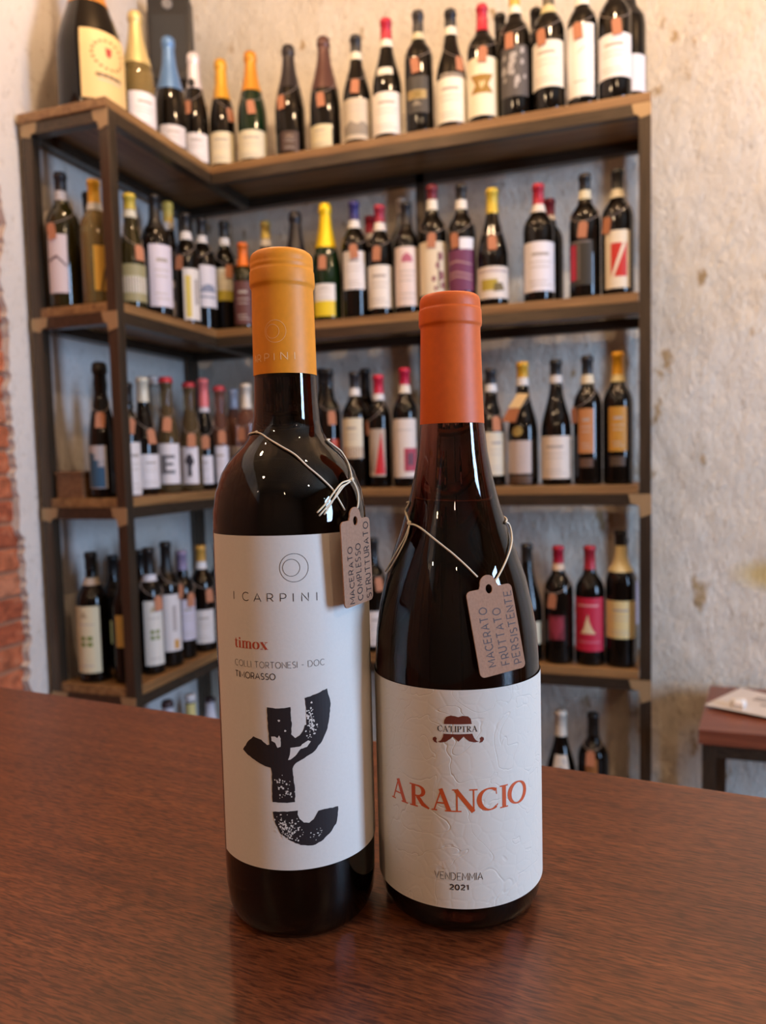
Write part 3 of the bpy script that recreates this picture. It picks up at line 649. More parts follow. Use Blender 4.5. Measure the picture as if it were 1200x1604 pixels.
BOTTLES = [
 ('L', 0, -1.3084, 1.6473, 0.4614, 0.0811, -0.8995, 'jero', 'dark', ('c9853a', 0.576), None, [(-0.296, 1.385, 0.0192, 0.1843, 'e2c184', 'crest')], None, 'giant sparkling bottle with a cream crest label'),
 ('L', 0, -1.2564, 1.7657, 0.3122, 0.0435, -0.9523, 'champ', 'gold', ('cdb77c', 0.55), None, [(-0.58, 1.397, -0.0028, 0.0949, 'e8e2e6', 't')], None, 'clear golden bottle with a straw coloured foil'),
 ('L', 0, -1.2464, 1.9, 0.3125, 0.0408, -0.9902, 'champ', 'dark', ('5c83b4', 0.526), None, [(-0.866, 1.098, -0.0074, 0.0627, 'd8d2d4', 't')], None, 'bottle with a metallic blue foil'),
 ('L', 0, -1.2464, 2.027, 0.3304, 0.0382, -1.0195, 'champ', 'dark', ('e5dcdf', 0.682), None, [(-1.003, 0.982, 0.011, 0.0906, 'e6e0e2', 't')], (-0.022, 0.1642, 'disc'), 'bottle with a shiny silver foil'),
 ('R', 0, -1.1789, 2.066, 0.3181, 0.0385, -1.0522, 'champ', 'dark', ('d9a030', 0.627), None, [(-1.366, 0.988, 0.0092, 0.0985, 'ddd2b4', 't')], (0.0245, 0.149), 'bottle with a bright gold foil and cream label'),
 ('R', 0, -1.0795, 2.066, 0.3212, 0.0435, -1.0893, 'champ', 'green', ('d8902c', 0.639), None, [(-1.397, 1.096, 0.0018, 0.086, 'ddd4b8', 't')], (-0.0031, 0.1487), 'green sparkling bottle with an orange foil'),
 ('R', 0, -0.9572, 2.066, 0.3158, 0.0435, -1.1369, 'champ', 'dark', ('2c2528', 0.605), None, [(-0.701, 0.521, 0.0085, 0.063, '4a342c', 'l')], (-0.0256, 0.144), 'bottle with black foil and dark brown label'),
 ('R', 0, -0.8473, 2.066, 0.3173, 0.0435, -1.1816, 'champ', 'dark', ('5a3a34', 0.525), None, [(-1.328, 0.398, 0.0024, 0.0646, 'd8cda8', 't')], (-0.013, 0.1306), 'bottle with a chocolate brown foil'),
 ('R', 0, -0.7503, 2.066, 0.3018, 0.0398, -1.2225, 'burg', 'dark', ('2d2b2c', 0.844), (0.776, 0.844, 'e2dcc8'), [(-1.396, 1.08, 0.0113, 0.1203, 'c9bdaa', 'pic')], (-0.0052, 0.1512), 'bottle with black capsule and etched view label'),
 ('R', 0, -0.6607, 2.066, 0.3281, 0.041, -1.2613, 'burg', 'dark', ('b81f38', 0.826), (0.765, 0.826, 'efe8d8'), [(-1.389, 1.203, 0.0122, 0.1211, 'efe8e0', 't'), (-0.789, 0.428, 0.1678, 0.1878, 'efe8d8', '')], None, 'red capped bottle with a white crescent collar'),
 ('R', 0, -0.5692, 2.066, 0.3296, 0.0387, -1.302, 'bord', 'dark', ('302c2c', 0.825), (0.765, 0.825, 'c8c0a0'), [(-1.101, 0.668, 0.0518, 0.1475, '3c3835', 'goldbar')], (-0.0107, 0.1744), 'bottle with a black and gold label'),
 ('R', 0, -0.4796, 2.066, 0.3145, 0.0407, -1.3427, 'burg', 'dark', ('1d1b1c', 0.854), (0.787, 0.854, 'e8e2d2'), [(-1.395, 1.2, 0.0134, 0.1273, 'efeadb', 't'), (-0.783, 1.072, 0.1289, 0.1386, '8a8075', '')], (0.0229, 0.1621), 'sloping bottle with black capsule and torn edged label'),
 ('R', 0, -0.3944, 2.066, 0.3099, 0.0401, -1.3822, 'bord', 'dark', ('bb2338', 0.781), None, [(-1.37, 1.213, 0.0161, 0.1635, 'efe6cc', 'goldfig')], (0.0003, 0.1676), 'red capped bottle with a golden figure label'),
 ('R', 0, -0.3605, 2.146, 0.3223, 0.036, -1.4044, 'bord', 'dark', ('151314', 0.848), None, [], None, 'plain black bottle half hidden behind the golden figure one'),
 ('R', 0, -0.3083, 2.066, 0.3365, 0.0396, -1.4227, 'bord', 'dark', ('c9a648', 0.853), (0.792, 0.853, 'e4dfd2'), [(-1.098, 0.958, 0.0499, 0.1761, '4a4648', 'splash')], (-0.0147, 0.188), 'bottle with a gold capsule and splashed grey label'),
 ('R', 0, -0.2639, 2.146, 0.3158, 0.036, -1.4484, 'bord', 'dark', ('151314', 0.857), None, [], None, 'plain black bottle behind the curved white label'),
 ('R', 0, -0.2223, 2.066, 0.3338, 0.041, -1.4636, 'bord', 'dark', ('605848', 0.811), (0.741, 0.811, 'c8bc90'), [(-1.397, 1.059, 0.0581, 0.1714, 'eae4d8', 't')], (-0.0187, 0.1803), 'bottle with a grey capsule and curved white label'),
 ('R', 0, -0.1387, 2.066, 0.3311, 0.0377, -1.5038, 'bord', 'dark', ('282626', 0.85), (0.762, 0.832, 'ece8e0'), [(-1.183, 0.835, 0.022, 0.1968, 'f0ece8', 'mark')], (-0.0112, 0.1794), 'bottle with a tall narrow white label'),
 ('R', 0, -0.0597, 2.066, 0.3351, 0.0401, -1.5419, 'bord', 'dark', ('201e1e', 0.857), None, [(-1.397, 1.275, 0.0531, 0.1574, 'eeeaec', 't')], (0.0048, 0.1706), 'bottle with a wide white label near the end'),
 ('R', 0, -0.0259, 2.156, 0.3639, 0.041, -1.5588, 'bord', 'dark', ('201e1e', 0.669), None, [(-0.318, 1.163, 0.0512, 0.1425, 'eceaf2', '')], None, 'last bottle half hidden behind the wide white label'),
 ('L', 1, -1.3864, 1.6069, 0.3405, 0.041, -0.8589, 'bord', 'olive', ('232022', 0.868), (0.795, 0.864, 'b8b4b6'), [(-1.061, 0.185, 0.0358, 0.1795, 'cfc3c8', 'swash')], (-0.0269, 0.1864), 'olive bottle at the open end of the short wing'),
 ('L', 1, -1.2834, 1.6028, 0.3077, 0.0363, -0.8956, 'bord', 'gold', ('d9a82c', 0.813), (0.753, 0.813, 'c8ccd0'), [(-0.196, 1.014, 0.0326, 0.1416, 'd8a83c', 'branch')], None, 'pale bottle with a yellow capsule and yellow label'),
 ('L', 1, -1.3864, 1.7084, 0.3238, 0.036, -0.8891, 'bord', 'dark', ('1c1a1b', 0.877), None, [], None, 'black topped bottle behind the pale yellow one'),
 ('L', 1, -1.2464, 1.6922, 0.2969, 0.0352, -0.9359, 'burg', 'olive', ('c8b040', 0.865), (0.795, 0.859, 'cfcbb8'), [(-0.999, 1.184, 0.0198, 0.1142, '96906a', ''), (-1.01, 1.17, 0.0422, 0.0838, 'd8d2cc', 't')], (0.02, 0.1431), 'olive bottle with a yellow capsule and striped label'),
 ('L', 1, -1.2464, 1.7996, 0.3289, 0.041, -0.965, 'bord', 'dark', ('1a1819', 0.712), None, [(-0.49, 1.227, 0.0251, 0.1892, 'd5cfdc', 't')], None, 'tall all black bottle with a long white label'),
 ('L', 1, -1.3264, 1.9823, 0.3746, 0.0376, -0.9811, 'burg', 'dark', ('d8c060', 0.843), (0.779, 0.843, 'dcdad8'), [(-0.125, 1.397, 0.0378, 0.1394, 'd8d2e0', 'blk')], (-0.0061, 0.2295), 'bottle with a gold capsule tucked behind its neighbours'),
 ('L', 1, -1.2514, 1.9563, 0.3263, 0.036, -1.0017, 'bord', 'dark', ('201e1f', 0.84), (0.763, 0.835, 'd4d2d4'), [(-0.355, 1.083, 0.0166, 0.1629, 'ddd8d4', 'goldstripe')], (-0.0219, 0.1791), 'bottle with a white label and yellow stripe'),
 ('L', 1, -1.2564, 2.0496, 0.3409, 0.0403, -1.0209, 'bord', 'dark', ('221f20', 0.846), (0.774, 0.84, 'cfcdd0'), [(-0.377, 1.162, 0.0691, 0.1928, 'd8d4dc', 'logo')], (-0.024, 0.1948), 'bottle with black capsule and square white label'),
 ('R', 1, -1.2177, 2.116, 0.3435, 0.0343, -1.0486, 'bord', 'dark', ('252322', 0.851), (0.784, 0.851, 'd2d0d2'), [(-0.872, 0.65, 0.1288, 0.1959, 'd6d2c0', 't'), (-0.965, 0.582, 0.0981, 0.1288, 'b8a838', '')], (0.012, 0.1861), 'bottle with white yellow and green label'),
 ('R', 1, -1.1334, 2.076, 0.2582, 0.033, -1.0711, 'bord', 'olive', ('e07020', 0.728), None, [(-1.067, 0.793, 0.0139, 0.1412, '5c3230', 't')], None, 'small bottle with an orange capsule and maroon label'),
 ('R', 1, -1.0901, 2.146, 0.3364, 0.0361, -1.1008, 'bord', 'dark', ('dcc468', 0.843), (0.774, 0.837, 'd8d4d2'), [], None, 'gold capped bottle behind the yellow capped front bottle'),
 ('R', 1, -0.9529, 2.066, 0.3245, 0.0435, -1.1386, 'champ', 'dark', ('232024', 0.613), None, [(-0.71, 0.641, 0.0468, 0.119, 'c8c0b0', 't')], None, 'black foiled bottle behind the yellow capped front bottle'),
 ('R', 1, -0.858, 2.066, 0.3359, 0.0435, -1.1772, 'champ', 'green', ('ecc814', 0.621), None, [(-0.95, 0.547, 0.0546, 0.1027, 'e4e0dc', 't'), (-1.006, 0.511, 0.0117, 0.0546, 'e3c81e', '')], (-0.0114, 0.1617), 'green bottle with a vivid yellow foil'),
 ('R', 1, -0.7689, 2.066, 0.3297, 0.0388, -1.2145, 'bord', 'dark', ('343070', 0.844), (0.77, 0.839, 'dcdad8'), [(-1.026, 0.762, 0.0793, 0.1846, 'e0dcdc', 't')], (-0.0037, 0.1832), 'bottle with a royal blue capsule'),
 ('R', 1, -0.7531, 2.156, 0.313, 0.036, -1.2347, 'bord', 'dark', ('9c2438', 0.843), (0.779, 0.837, 'd8d0cc'), [], None, 'red capped bottle hidden behind the blue capped one'),
 ('R', 1, -0.6931, 2.066, 0.3094, 0.0358, -1.2471, 'bord', 'dark', ('a42c40', 0.848), (0.769, 0.843, 'e0d8d0'), [(-1.397, 1.076, 0.0222, 0.1389, 'e6dfd6', 't')], (-0.0103, 0.1703), 'bottle with dull red capsule and low cream label'),
 ('R', 1, -0.6551, 2.156, 0.3514, 0.0387, -1.2758, 'bord', 'clear', ('a8a098', 0.871), None, [], None, 'clear bottle peeking from behind a rose label'),
 ('R', 1, -0.6152, 2.066, 0.308, 0.0353, -1.2814, 'bord', 'dark', ('262426', 0.799), None, [(-1.137, 1.125, 0.0208, 0.1806, 'e2d2cc', 'arch')], None, 'bottle with an arched pale rose label'),
 ('R', 1, -0.5398, 2.066, 0.3426, 0.0389, -1.3152, 'bord', 'dark', ('74242e', 0.884), (0.805, 0.884, 'e0dcd0'), [(-1.2, 1.224, 0.0425, 0.1848, 'ddcfb4', 'floral')], (-0.0036, 0.187), 'bottle with a floral label and maroon capsule'),
 ('R', 1, -0.4584, 2.066, 0.3349, 0.0378, -1.3525, 'bord', 'dark', ('2c2826', 0.878), (0.798, 0.873, 'e0dcd4'), [(-1.337, 0.927, 0.0454, 0.1559, '6c3058', 'wave'), (-0.168, 0.907, 0.1559, 0.1859, 'e8e8ee', '')], (-0.0201, 0.1797), 'bottle with a purple label'),
 ('R', 1, -0.3752, 2.066, 0.3119, 0.041, -1.3912, 'burg', 'dark', ('d4b83c', 0.791), None, [(-1.337, 1.397, 0.0188, 0.1015, 'e0d6cc', 'still')], (-0.0007, 0.1629), 'sloping bottle with yellow capsule and fruit picture label'),
 ('R', 1, -0.253, 2.066, 0.3068, 0.0399, -1.4489, 'bord', 'dark', ('b02438', 0.828), (0.76, 0.828, 'ddd4cc'), [(-1.179, 1.397, 0.026, 0.1522, 'e4e0e4', 't')], None, 'red capped bottle with a large white label'),
 ('R', 1, -0.2344, 2.161, 0.2962, 0.036, -1.4627, 'bord', 'dark', ('701c2e', 0.846), (0.805, 0.846, 'ddd4cc'), [], None, 'maroon capped bottle behind the large white label'),
 ('R', 1, -0.135, 2.066, 0.3163, 0.0391, -1.5056, 'bord', 'dark', ('262424', 0.867), (0.796, 0.867, 'cfc8ac'), [(-1.178, 0.482, 0.0312, 0.1423, '2b2926', 'redstripe')], (-0.0055, 0.1682), 'bottle with black label and red stripe'),
 ('R', 1, -0.0546, 2.066, 0.3175, 0.0401, -1.5444, 'bord', 'dark', ('242424', 0.839), (0.77, 0.839, 'd2cab0'), [(-0.817, 0.807, 0.0155, 0.158, 'e0d4bc', 'slash')], (-0.0267, 0.1727), 'bottle with a red picture crossed by a cream slash'),
 ('L', 2, -1.2904, 1.5994, 0.3401, 0.0341, -0.8919, 'champ', 'dark', ('16130f', 0.912), None, [(-1.397, 0.198, 0.0244, 0.1311, 'b4b0b2', 'blue')], (-0.0039, 0.1948), 'bottle with a blue and grey label at the open end'),
 ('L', 2, -1.2514, 1.6509, 0.2915, 0.028, -0.9222, 'bord', 'dark', ('1a1819', 0.83), None, [(-0.264, 1.397, 0.0035, 0.1387, 'dcd6d6', 't')], (0.0058, 0.1794), 'bottle with a long white label beside the post'),
 ('L', 2, -1.2564, 1.7245, 0.3116, 0.0347, -0.9411, 'burg', 'dark', ('d6d0bc', 0.792), None, [(-0.552, 1.397, 0.0186, 0.1078, 'dcd8dc', 't')], (0.0184, 0.1549), 'dark bottle with a cream capsule'),
 ('L', 2, -1.3264, 1.8712, 0.3329, 0.036, -0.9541, 'bord', 'clear', ('b8b8bc', 0.931), None, [], None, 'clear crown capped bottle behind the cream capsule'),
 ('L', 2, -1.2464, 1.8159, 0.3195, 0.033, -0.9693, 'champ', 'palegreen', ('b83440', 0.964), None, [(-1.364, 1.025, 0.0267, 0.1371, 'dcd8de', 'E')], (0.0002, 0.1897), 'pale green crown capped bottle with a grey letter label'),
 ('L', 2, -1.2464, 1.9289, 0.3152, 0.033, -0.9971, 'champ', 'palegreen', ('a8303c', 0.962), None, [(-1.268, 0.613, 0.0224, 0.1293, 'dcd8e0', 'fig')], (0.0027, 0.1478), 'crown capped bottle with a black figure on its label'),
 ('L', 2, -1.2464, 2.0065, 0.3334, 0.0307, -1.0149, 'burg', 'dark', ('dc7274', 0.746), (0.701, 0.746, 'c8c4ce'), [(-1.137, 0.732, 0.0194, 0.1033, 'dad6de', 't')], (0.0015, 0.1434), 'dark bottle with a coral pink capsule'),
 ('R', 2, -1.2271, 2.066, 0.3144, 0.0307, -1.0348, 'champ', 'rose', ('b03844', 0.96), None, [(-1.397, 0.848, 0.0189, 0.1318, 'd8d4de', 't')], (0.0043, 0.1592), 'pink crown capped bottle near the corner'),
 ('R', 2, -1.2306, 2.156, 0.3138, 0.036, -1.0521, 'bord', 'rose', ('a8a8b4', 0.804), None, [(-1.091, 0.732, 0.0157, 0.1306, 'dcd6dc', 't')], None, 'pink bottle with a silver capsule'),
 ('R', 2, -1.1341, 2.066, 0.317, 0.033, -1.0688, 'bord', 'rose', ('d8d0c4', 0.767), None, [(-1.284, 0.856, 0.0177, 0.1272, 'd8ccc0', 't')], (-0.0187, 0.1656), 'pink bottle with a cream capsule'),
 ('R', 2, -0.9217, 2.156, 0.3593, 0.036, -1.1668, 'bord', 'dark', ('181618', 0.879), None, [], None, 'black capped bottle at the back behind the shoulder'),
 ('R', 2, -0.863, 2.066, 0.3445, 0.0333, -1.1751, 'bord', 'dark', ('1c1a1b', 0.874), None, [(0.134, 0.927, 0.0456, 0.1415, 'c05034', '')], (0.0078, 0.2024), 'dark bottle with a brick red label strip'),
 ('R', 2, -0.7812, 2.066, 0.3322, 0.0382, -1.2093, 'bord', 'dark', ('302e30', 0.859), (0.794, 0.859, 'dcdad8'), [(-1.3, 0.527, 0.0843, 0.1984, 'dcd2b8', 't'), (-1.397, 0.496, 0.0843, 0.117, '8c5a34', '')], (-0.029, 0.2079, 'hide'), 'bottle with a cream label above a brown strip'),
 ('R', 2, -0.7813, 2.156, 0.3507, 0.036, -1.2231, 'bord', 'dark', ('1a1819', 0.824), None, [], None, 'black bottle hidden between two tagged bottles'),
 ('R', 2, -0.7088, 2.066, 0.3188, 0.0329, -1.2403, 'bord', 'dark', ('c82440', 0.833), (0.776, 0.833, 'dcd8d8'), [(-0.983, 0.467, 0.032, 0.1653, 'b8a898', 'cone')], (-0.0352, 0.1691), 'bottle with a red cone on its label'),
 ('R', 2, -0.6304, 2.066, 0.3338, 0.0367, -1.2746, 'bord', 'dark', ('bc1c40', 0.858), (0.789, 0.858, 'e0d8cc'), [(-1.186, 0.895, 0.0272, 0.1906, 'ded4cc', 'sq')], None, 'bottle with a small red square on its label'),
 ('R', 2, -0.3856, 2.066, 0.317, 0.038, -1.3863, 'burg', 'dark', ('2c2c30', 0.867), (0.802, 0.867, 'd8d8d8'), [(-0.488, 1.223, 0.0286, 0.1449, 'd8cdb4', 't')], (0.0146, 0.1674), 'bottle peeking out beside the orange capsule'),
 ('R', 2, -0.2998, 2.066, 0.3287, 0.0401, -1.4267, 'burg', 'dark', ('d0a02c', 0.873), (0.811, 0.873, 'd8d4d0'), [(-1.329, 0.545, 0.0323, 0.12, 'c0b2ac', 'ring')], (-0.0224, 0.1876, 'big'), 'bottle wearing a folded cream collar card'),
 ('R', 2, -0.2119, 2.066, 0.3297, 0.0397, -1.4686, 'burg', 'dark', ('242424', 0.875), (0.814, 0.875, 'd0ccc8'), [(-1.397, 1.148, 0.0174, 0.1289, 'dcd0c4', 't')], None, 'wide sloping bottle with a low pale label'),
 ('R', 2, -0.1313, 2.066, 0.3343, 0.0368, -1.5073, 'bord', 'dark', ('28282a', 0.854), (0.785, 0.854, 'd8ccb0'), [(-0.658, 0.42, 0.082, 0.1967, 'b87c4a', 't'), (-0.577, 0.365, 0.0458, 0.0689, '5a4030', '')], (-0.0342, 0.1807), 'bottle with a tan orange label'),
 ('R', 2, -0.0553, 2.066, 0.339, 0.038, -1.544, 'bord', 'dark', ('d49a1c', 0.829), (0.776, 0.829, 'd8c890'), [(-0.617, 0.613, 0.0849, 0.1981, 'b8842c', 't'), (-0.533, 0.47, 0.0476, 0.0719, '4a3828', '')], None, 'bottle with a gold capsule and ochre label'),
 ('L', 3, -1.3544, 1.6076, 0.336, 0.041, -0.8707, 'bord', 'dark', ('181616', 0.865), (0.751, 0.806, 'c8b8a4'), [(-1.397, 0.361, 0.0275, 0.2005, 'd8ceac', 'green4')], None, 'bottle with four green squares at the open end'),
 ('L', 3, -1.2624, 1.6176, 0.3163, 0.033, -0.9081, 'bord', 'dark', ('1a1818', 0.858), None, [(-0.805, 0.18, 0.0954, 0.1779, 'd0b468', '')], None, 'bottle with a narrow yellow label beside the post'),
 ('L', 3, -1.3864, 1.7329, 0.311, 0.036, -0.896, 'bord', 'dark', ('1a1818', 0.833), None, [(-0.693, -0.196, 0.0714, 0.1353, 'c8ac64', '')], None, 'bottle in the second row behind a yellow label'),
 ('L', 3, -1.3164, 1.7605, 0.3229, 0.0338, -0.9287, 'bord', 'dark', ('1a1818', 0.849), None, [(-0.485, 0.163, 0.0646, 0.1536, 'c0b49c', '')], None, 'bottle in the second row behind the post'),
 ('L', 3, -1.2464, 1.7023, 0.3379, 0.0339, -0.9388, 'bord', 'dark', ('1a1818', 0.801), (0.74, 0.791, 'd0d0d8'), [(-0.554, 1.064, 0.0259, 0.199, 'd4d0c8', 'green4')], (0.0217, 0.191), 'bottle with four green squares and a hanging tag'),
 ('L', 3, -1.2464, 1.7811, 0.3446, 0.038, -0.9602, 'bord', 'dark', ('181818', 0.746), None, [(-0.459, 1.038, 0.045, 0.2027, 'd4cfcf', 'orangebox')], (0.0372, 0.2068), 'black capped bottle with an orange patch on its label'),
 ('L', 3, -1.2514, 1.8639, 0.3094, 0.0338, -0.9795, 'bord', 'dark', ('8c80a0', 0.825), None, [(-0.415, 1.248, 0.0545, 0.1724, 'c8c2d0', 't')], (0.022, 0.1712), 'bottle with a lilac capsule'),
 ('L', 3, -1.2464, 1.9561, 0.3136, 0.0408, -1.0035, 'bord', 'dark', ('cc9c48', 0.852), (0.785, 0.852, 'dcdce0'), [(-0.762, 0.851, 0.0269, 0.1263, 'd4d0cf', 't')], (0.0215, 0.1688), 'bottle with a gold capsule and small white label'),
 ('R', 3, -1.2506, 2.066, 0.3048, 0.0398, -1.0265, 'bord', 'dark', ('181818', 0.827), None, [(-0.874, 0.235, 0.0161, 0.0823, 'd0c090', '')], None, 'dark bottle cut off by the front bottle'),
 ('R', 3, -0.7379, 2.066, 0.3299, 0.0369, -1.2277, 'bord', 'dark', ('202022', 0.84), None, [(-0.671, 0.816, 0.0206, 0.1213, 'dcd4d0', 't')], (0.0157, 0.1998), 'dark bottle seen through the gap between front bottles'),
 ('R', 3, -0.2936, 2.066, 0.3185, 0.041, -1.4296, 'burg', 'dark', ('2a2622', 0.852), None, [(-0.115, 1.005, 0.0502, 0.1111, 'cfc4a8', '')], None, 'sloping bottle with a gold topped black capsule'),
 ('R', 3, -0.2099, 2.066, 0.3143, 0.0392, -1.4696, 'bord', 'dark', ('a81c34', 0.851), (0.797, 0.851, 'd8bca0'), [(-0.739, 0.379, 0.0664, 0.1317, '6c1c28', 'heart')], (-0.0174, 0.1712), 'red capped bottle with a dark heart label'),
 ('R', 3, -0.1283, 2.066, 0.3154, 0.0384, -1.5088, 'bord', 'dark', ('a42434', 0.805), None, [(-1.329, 1.04, 0.0399, 0.1823, 'b81c3c', 'figure')], None, 'bottle with a crimson label and cream figure'),
 ('R', 3, -0.0496, 2.066, 0.3567, 0.039, -1.5468, 'bord', 'dark', ('1c1c1e', 0.891), (0.703, 0.891, 'cfbf8c'), [(-1.186, 1.158, 0.0782, 0.1768, 'd6c48c', 't')], None, 'bottle with a cream label and cream neck wrap'),
 ('R', 3, -0.0475, 2.151, 0.3293, 0.041, -1.5487, 'bord', 'dark', ('1c1c1e', 0.856), None, [(0.641, 1.28, 0.0954, 0.2133, 'a8a0b8', '')], None, 'bottle in the back row behind the cream neck wrap'),
 ('L', 4, -1.2464, 1.7588, 0.3528, 0.033, -0.9543, 'bord', 'dark', ('3a2020', 0.993), (0.896, 0.993, 'd8d4dc'), [], None, 'white necked bottle on the lowest shelf furthest from the corner'),
 ('L', 4, -1.2464, 1.8688, 0.3371, 0.033, -0.9826, 'bord', 'dark', ('e0dcdc', 0.941), (0.801, 0.93, 'd0c480'), [], None, 'white and yellow necked bottle on the lowest shelf'),
 ('R', 4, -1.3107, 2.076, 0.2581, 0.033, -1.0077, 'bord', 'dark', ('3a2424', 0.979), (0.729, 0.979, 'dcd8e0'), [], None, 'white necked bottle on the lowest shelf by the corner'),
 ('R', 4, -0.3043, 2.066, 0.2921, 0.0404, -1.4246, 'burg', 'dark', ('1a1a1c', 0.83), None, [], None, 'dark bottle on the lowest shelf behind the orange bottle'),
 ('R', 4, -0.207, 2.066, 0.313, 0.041, -1.4709, 'burg', 'dark', ('d8cfc0', 0.787), None, [(-0.58, 0.564, 0.1215, 0.199, 'cfc4b4', 'splash')], None, 'bottle with a cream capsule on the lowest shelf'),
 ('R', 4, -0.1218, 2.066, 0.3132, 0.041, -1.5119, 'bord', 'dark', ('1c1a1a', 0.818), None, [(-0.495, 0.262, 0.114, 0.2009, 'a06838', '')], (-0.0077, 0.2029), 'black capped bottle on the lowest shelf')]
for rec in BOTTLES: bg_bottle(*rec)

# things beside the bottles
t = root('wooden_box', (-1.375, 1.64, Z[2]+.0003), 'low brown wooden box in the corner of the third shelf, behind the first bottle', 'box')
WB = wood('crate_wood', (.10, .045, .018), (.17, .08, .035), (.24, .12, .05), 1.5, .6, 1)
box('side', (-.04, -.07, 0), (.04, .07, .004), WB, t); box('side', (-.04, -.07, .004), (-.036, .07, .06), WB, t)
box('side', (.036, -.07, .004), (.04, .07, .06), WB, t); box('side', (-.036, -.07, .004), (.036, -.066, .06), WB, t)
box('side', (-.036, .066, .004), (.036, .07, .06), WB, t); box('lid', (-.043, -.073, .0602), (.043, .073, .068), WB, t, .001)
# black box high in the corner
t = root('corner_box', (-1.372, 2.105, 2.50), 'flat black box with a pale round emblem hung high in the corner', 'box', None, math.radians(22))
CB = mat('black_box_shell', (.018, .017, .018), .45)
box('shell', (-.064, -.018, .0), (.064, .05, .25), CB, t, .004)
lathe_o = lathe('emblem', [(.016, 0), (.016, .003), (.013, .0045), (.011, .003), (.006, .003), (0, .003)], mat('emblem_grey', (.22, .21, .21), .4), t, 20)
lathe_o.rotation_euler = (PI/2, 0, 0); lathe_o.location = (-.002, -.018, .222)
box('grille', (-.05, -.0195, .03), (.05, -.018, .19), mat('grille_black', (.03, .03, .03), .7), t)
box('wall_bracket', (-.02, .05, .1), (.02, .215, .13), CB, t)

# ------------------------------------------------------------------ side table with paper
ZT = H-.6516
t = root('side_table', (.18, 2.07, 0), 'small table with a reddish wooden top on a dark steel frame by the wall', 'table')
RW = wood('table_red_wood', (.14, .035, .018), (.22, .062, .03), (.30, .10, .05), 1.2, .4, 0, .1, False, .2)
def P2(x, y): return (x-.18, y-2.07)
prism('tabletop', [P2(.128, 1.883), P2(.70, 1.883), P2(.755, 2.252), P2(.183, 2.252)], ZT-.034, ZT, RW, t)
TT = .028
def legat(x, y): box('leg', P2(x, y)+(0,), P2(x+TT, y+TT)+(ZT-.0345,), STEEL, t, .001)
for x, y in ((.138, 1.893), (.66, 1.893), (.715, 2.212), (.193, 2.212)): legat(x, y)
def rail(a, b): box('rail', P2(*a)+(ZT-.068,), P2(*b)+(ZT-.0345,), STEEL, t, .001)
rail((.138+TT, 1.893), (.66, 1.893+TT)); rail((.193+TT, 2.212), (.715, 2.212+TT))
sd = prism('rail', [P2(.140, 1.893+TT), P2(.166, 1.893+TT), P2(.219, 2.212), P2(.193, 2.212)], ZT-.068, ZT-.0345, STEEL, t)
prism('rail', [P2(.662, 1.893+TT), P2(.688, 1.893+TT), P2(.741, 2.212), P2(.715, 2.212)], ZT-.068, ZT-.0345, STEEL, t)
# paper sheet, slightly curled
V = []; F = []; n1 = 10
for lay in (0, .0006):
    for j in range(n1+1):
        for i in range(n1+1):
            u, v = i/n1, j/n1
            x = .152+.30*u+.105*v*(1-.2*u); y = 2.045-.13*u+.175*v
            zc = .0012+.010*math.sin(PI*min(1, u*1.2))*(1-v)*.6+.008*(1-u)**3+lay
            V.append((x, y, ZT+zc))
m_ = (n1+1)**2
for j in range(n1):
    for i in range(n1):
        q = j*(n1+1)+i; F.append((m_+q, m_+q+1, m_+q+n1+2, m_+q+n1+1)); F.append((q+n1+1, q+n1+2, q+1, q))
o = mesh('paper_sheet', V, F, mat('white_paper', (.72, .66, .62), .7), None, True)
tag(o, 'white printed paper sheet lying on the small red wooden table', 'paper')
pr = []; V = []; F = []; mi = []
def onp(u, v):
    x = .152+.30*u+.105*v*(1-.2*u); y = 2.045-.13*u+.175*v
    return (x, y, ZT+.0026+.010*math.sin(PI*min(1, u*1.2))*(1-v)*.6+.008*(1-u)**3)
for (a, b, c_, d_) in ((.20, .62, .44, .66), (.20, .72, .40, .76), (.30, .45, .95, .46), (.34, .52, 1, .54)):
    ribbon(V, F, mi, [(a, b), (c_, d_)], [.045, .03], onp, step=.05)
mesh('printed_lines', V, F, pm('7a6a66'), o)
# white heart
hp = [(.5+.5*math.sin(k*PI/12)**3, .5+(13*math.cos(k*PI/12)-5*math.cos(k*PI/6)-2*math.cos(k*PI/4)-math.cos(k*PI/3))/34) for k in range(24)]
V = []; F = []
hs = .042
for s_, zz_ in ((.86, 0), (1, .006), (.98, .013), (.8, .019), (.45, .0225)):
    for u, v in hp: V.append(((u-.5)*s_*hs, (v-.5)*s_*hs, zz_))
for k in range(4):
    for i in range(24): F.append((k*24+i, k*24+(i+1) % 24, (k+1)*24+(i+1) % 24, (k+1)*24+i))
F.append(tuple(range(96, 120))); F.append(tuple(range(23, -1, -1)))
o = mesh('white_heart', V, F, mat('white_ceramic', (.88, .84, .78), .4), None, True)
for p in o.data.polygons:
    if len(p.vertices) == 24 and p.normal.z > 0: pass
o.location = (.232, 2.045, ZT+.0095); o.rotation_euler = (.25, 0, .35)
tag(o, 'small white heart shaped ornament lying on the white paper sheet', 'ornament')

